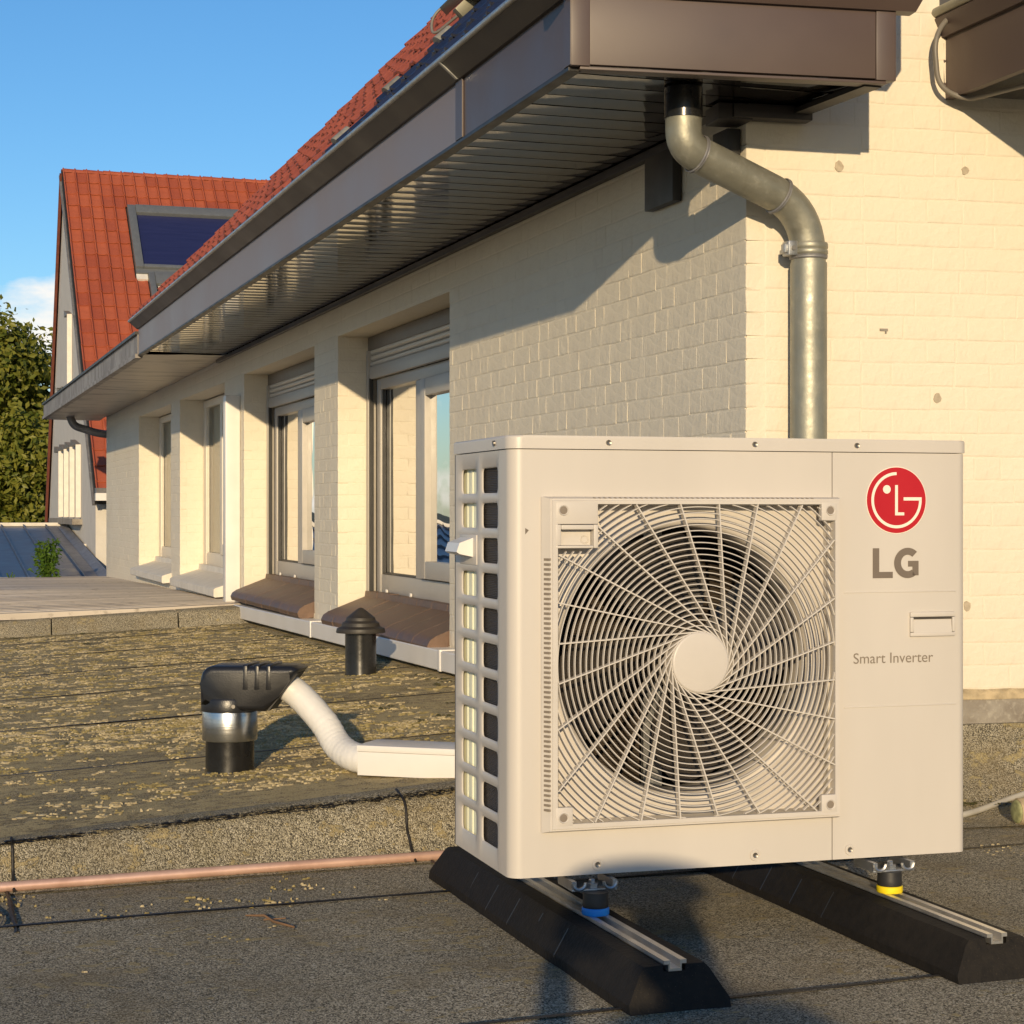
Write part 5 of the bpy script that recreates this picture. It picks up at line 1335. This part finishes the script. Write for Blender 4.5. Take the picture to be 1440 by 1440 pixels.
# ------------------------------------------------------------------ weeds growing from the gutter line
def leafq(bm, c, n, s, asp=1.7):
    n = n.normalized(); a = n.cross(Vector((random.uniform(-1, 1), random.uniform(-1, 1), random.uniform(-1, 1)))).normalized(); b_ = n.cross(a)
    p = [c-a*s*asp*.5, c-b_*s*.42+n*s*.08, c+a*s*asp*.55, c+b_*s*.42+n*s*.08]
    bm.faces.new([bm.verts.new(x) for x in p])
def weed(u, v, z0, H_, Wd, nl, ns_, label):
    t = thing('weed', label, 'plant', loc(u, v, z0), random.random()*6)
    lf = B(); stb = B(); per = max(1, nl//ns_)
    for k in range(ns_):
        a = 6.28*k/ns_+random.random(); lean = Vector((cos(a), sin(a), 0))*Wd*random.uniform(.2, .9); hh = H_*random.uniform(.55, 1) if k else H_
        P_ = [Vector((0, 0, 0)), lean*.35+Vector((0, 0, hh*.5)), lean*.8+Vector((0, 0, hh))]
        tube(stb, smooth_path(P_, hh*.3, 4), .005, 5)
        for q in range(per):
            tt = random.uniform(.1, 1.0); c = P_[0].lerp(P_[1], tt*2) if tt < .5 else P_[1].lerp(P_[2], tt*2-1)
            off = Vector((random.gauss(0, 1), random.gauss(0, 1), random.gauss(0, .5)))*Wd*.22*(1.15-tt)
            leafq(lf, c+off, Vector((random.gauss(0, .6), random.gauss(0, .6)-.3, 1)), H_*random.uniform(.05, .095))
    finish('stem', stb, M_WEED, t, smooth=60); o = finish('leaves', lf, M_WEED, t, kind='stuff'); return t
weed(-.66, 16.75, .04, .50, .27, 700, 12, 'taller leafy green weed growing at the foot of the blue lean-to roof')
weed(-1.07, 16.6, .04, .13, .09, 90, 5, 'small green weed tuft left of the taller weed by the lean-to')

# ------------------------------------------------------------------ tree beyond the roofs
def tree(X, Y, z0, crown, nl, ls, label, seed, leafmat=M_LEAF):
    rnd = random.Random(seed); random.seed(seed)
    t = thing('tree', label, 'tree', (X, Y, z0), 0)
    tb = B(); tube(tb, [(0, 0, 0), (.1, 0, 2), (.05, .1, 4.2), (0, 0, 6)], .3, 10, rf=lambda i: (.36, .27, .2, .1)[i])
    lobes = []
    for (cx, cy, cz, r) in crown:
        lobes.append((Vector((cx, cy, cz)), r)); tube(tb, [(0, 0, 3+.2*cz), (cx*.5, cy*.5, cz*.75+.6), (cx*.9, cy*.9, cz)], .07, 6, rf=lambda i: (.12, .07, .03)[i])
    finish('trunk', tb, M_BARK, t, smooth=60)
    bm = B(); tot = sum(r*r for _, r in lobes)
    for c, r in lobes:
        nc = int(nl/34*r*r/tot)
        for k in range(nc):
            d = Vector((rnd.gauss(0, 1), rnd.gauss(0, 1), rnd.gauss(0, 1))).normalized(); rad = r*(rnd.random()**.28)*rnd.uniform(.88, 1.08)
            cc = c+Vector((d.x*rad, d.y*rad, d.z*rad*.95)); cr_ = rnd.uniform(.14, .42)
            for q in range(34):
                off = Vector((rnd.gauss(0, 1), rnd.gauss(0, 1), rnd.gauss(0, .8)))*cr_*.55
                leafq(bm, cc+off, d*1.0+Vector((rnd.gauss(0, .7), rnd.gauss(0, .7), .4+rnd.gauss(0, .6))), ls*rnd.uniform(.7, 1.3), 1.5)
    finish('crown', bm, leafmat, t, kind='stuff'); return t
rng = random.Random(3); lob = []
for k in range(58):
    a = rng.random()*6.28; h = rng.uniform(-3.0, 4.0); rr = 2.55*sqrt(max(.06, 1-((h-.6)/4.9)**2))*rng.uniform(.75, 1.05)
    lob.append((cos(a)*rr, sin(a)*rr, 3.75+h, rng.uniform(.6, 1.25)))
tree(-13.55, 45, -3.2, lob, 90000, .115, 'big dense tree rising behind the far house at the left', 21)

# ------------------------------------------------------------------ the photographer, whose shadow falls into the picture
who = thing('person', 'crouching person taking the picture, seen as the soft shadow on the beams and roof', 'person', (.2, -.6, 0), 0)
who.scale = (1, 1, 1.005)
def skin(name, J, E_, mat, par, sub=2):
    me = bpy.data.meshes.new(name); me.from_pydata([Vector(j[0])-Vector((.2, -.6, 0)) for j in J], E_, [])
    o = bpy.data.objects.new(name, me); COL.objects.link(o); o.parent = par; me.materials.append(mat)
    m_ = o.modifiers.new('skin', 'SKIN'); m_.use_smooth_shade = True
    for v_, j in zip(me.skin_vertices[0].data, J): v_.radius = (j[1], j[1] if len(j) < 3 else j[2])
    me.skin_vertices[0].data[0].use_root = True
    o.modifiers.new('sub', 'SUBSURF').render_levels = sub; return o
M_SKIN = simple('skin', (.52, .33, .24), .5); M_COAT = simple('dark blue jacket', (.03, .04, .07), .8); M_HAIR = simple('brown hair', (.05, .03, .02), .6)
J = [((.22, -.80, .26), .15), ((.21, -.68, .46), .14), ((.20, -.56, .66), .15, .12), ((.19, -.49, .79), .055), ((.16, -.42, .86), .075), ((.15, -.38, .955), .070),
     ((.38, -.52, .73), .075), ((.40, -.28, .58), .045), ((.085, -.06, .79), .030), ((.02, -.52, .72), .075), ((-.06, -.28, .56), .045), ((-.055, -.07, .79), .030),
     ((.32, -.72, .25), .10), ((.44, -.30, .44), .065), ((.42, -.50, .07), .05), ((.42, -.34, .035), .035), ((.12, -.72, .25), .10), ((.0, -.30, .42), .065), ((.02, -.50, .07), .05), ((.02, -.34, .035), .035)]
skin('body', J, [(0, 1), (1, 2), (2, 3), (3, 4), (4, 5), (2, 6), (6, 7), (7, 8), (2, 9), (9, 10), (10, 11), (0, 12), (12, 13), (13, 14), (14, 15), (0, 16), (16, 17), (17, 18), (18, 19)], M_COAT, who)
bm = B(); bmesh.ops.create_uvsphere(bm, u_segments=16, v_segments=12, radius=.085); bmesh.ops.scale(bm, verts=bm.verts, vec=(.92, 1.08, 1.25)); bmesh.ops.translate(bm, verts=bm.verts, vec=(-.05, .225, .875)); finish('head', bm, M_SKIN, who, smooth=80)
bm = B(); bmesh.ops.create_uvsphere(bm, u_segments=16, v_segments=12, radius=.09); bmesh.ops.scale(bm, verts=bm.verts, vec=(1.75, 1.3, .5)); bmesh.ops.translate(bm, verts=bm.verts, vec=(-.10, .20, .985)); finish('shadow_hat', bm, M_HAIR, who, smooth=80)  # invented hat, added and widened to flatten the top of the cast shadow
for sx, c in ((1, Vector((.065, -.045, .80))), (-1, Vector((-.055, -.045, .80)))):
    for f in range(4):
        p = c+Vector((-sx*.004, 0, .012*f)); skin('finger', [(p, .012), (p+Vector((-sx*.02, .022, .006)), .009), (p+Vector((-sx*.045, .016, .008)), .007)], [(0, 1), (1, 2)], M_SKIN, who, 1)
    skin('thumb', [(c, .014), (c+Vector((-sx*.012, -.012, .03)), .010), (c+Vector((-sx*.03, .0, .05)), .008)], [(0, 1), (1, 2)], M_SKIN, who, 1)
phn = thing('phone', 'phone held up by the crouching person who takes the picture', 'phone', (.0, -.035, .835), 0)
bm = B(); box(bm, -.038, .038, -.004, .004, -.055, .065, .003); finish('phone_body', bm, M_BLACK, phn, smooth=40)

# every part that is a bare Empty becomes its main mesh, with the other pieces under it
MAIN = {'side_wall': 'render_backing', 'front_wall': 'render_backing', 'window': ('window_frame', 'splay'), 'eaves': 'soffit_backing', 'roof': 'roof_deck', 'roof_window': 'frame', 'fan': 'fan_hub', 'fan_guard': 'guard_frame', 'badge': 'badge_disc'}
for e_ in [o for o in bpy.data.objects if o.type == 'EMPTY' and o.parent]:
    nm = e_.name.split('.')[0]; want = MAIN[nm]; want = want if isinstance(want, tuple) else (want,)
    main = next(c for c in e_.children if c.name.split('.')[0] in want); kids = [c for c in e_.children if c is not main]
    mb = e_.matrix_basis.copy(); par = e_.parent; bpy.data.objects.remove(e_)
    main.parent = par; main.matrix_basis = mb; main.name = nm
    for c in kids: c.parent = main
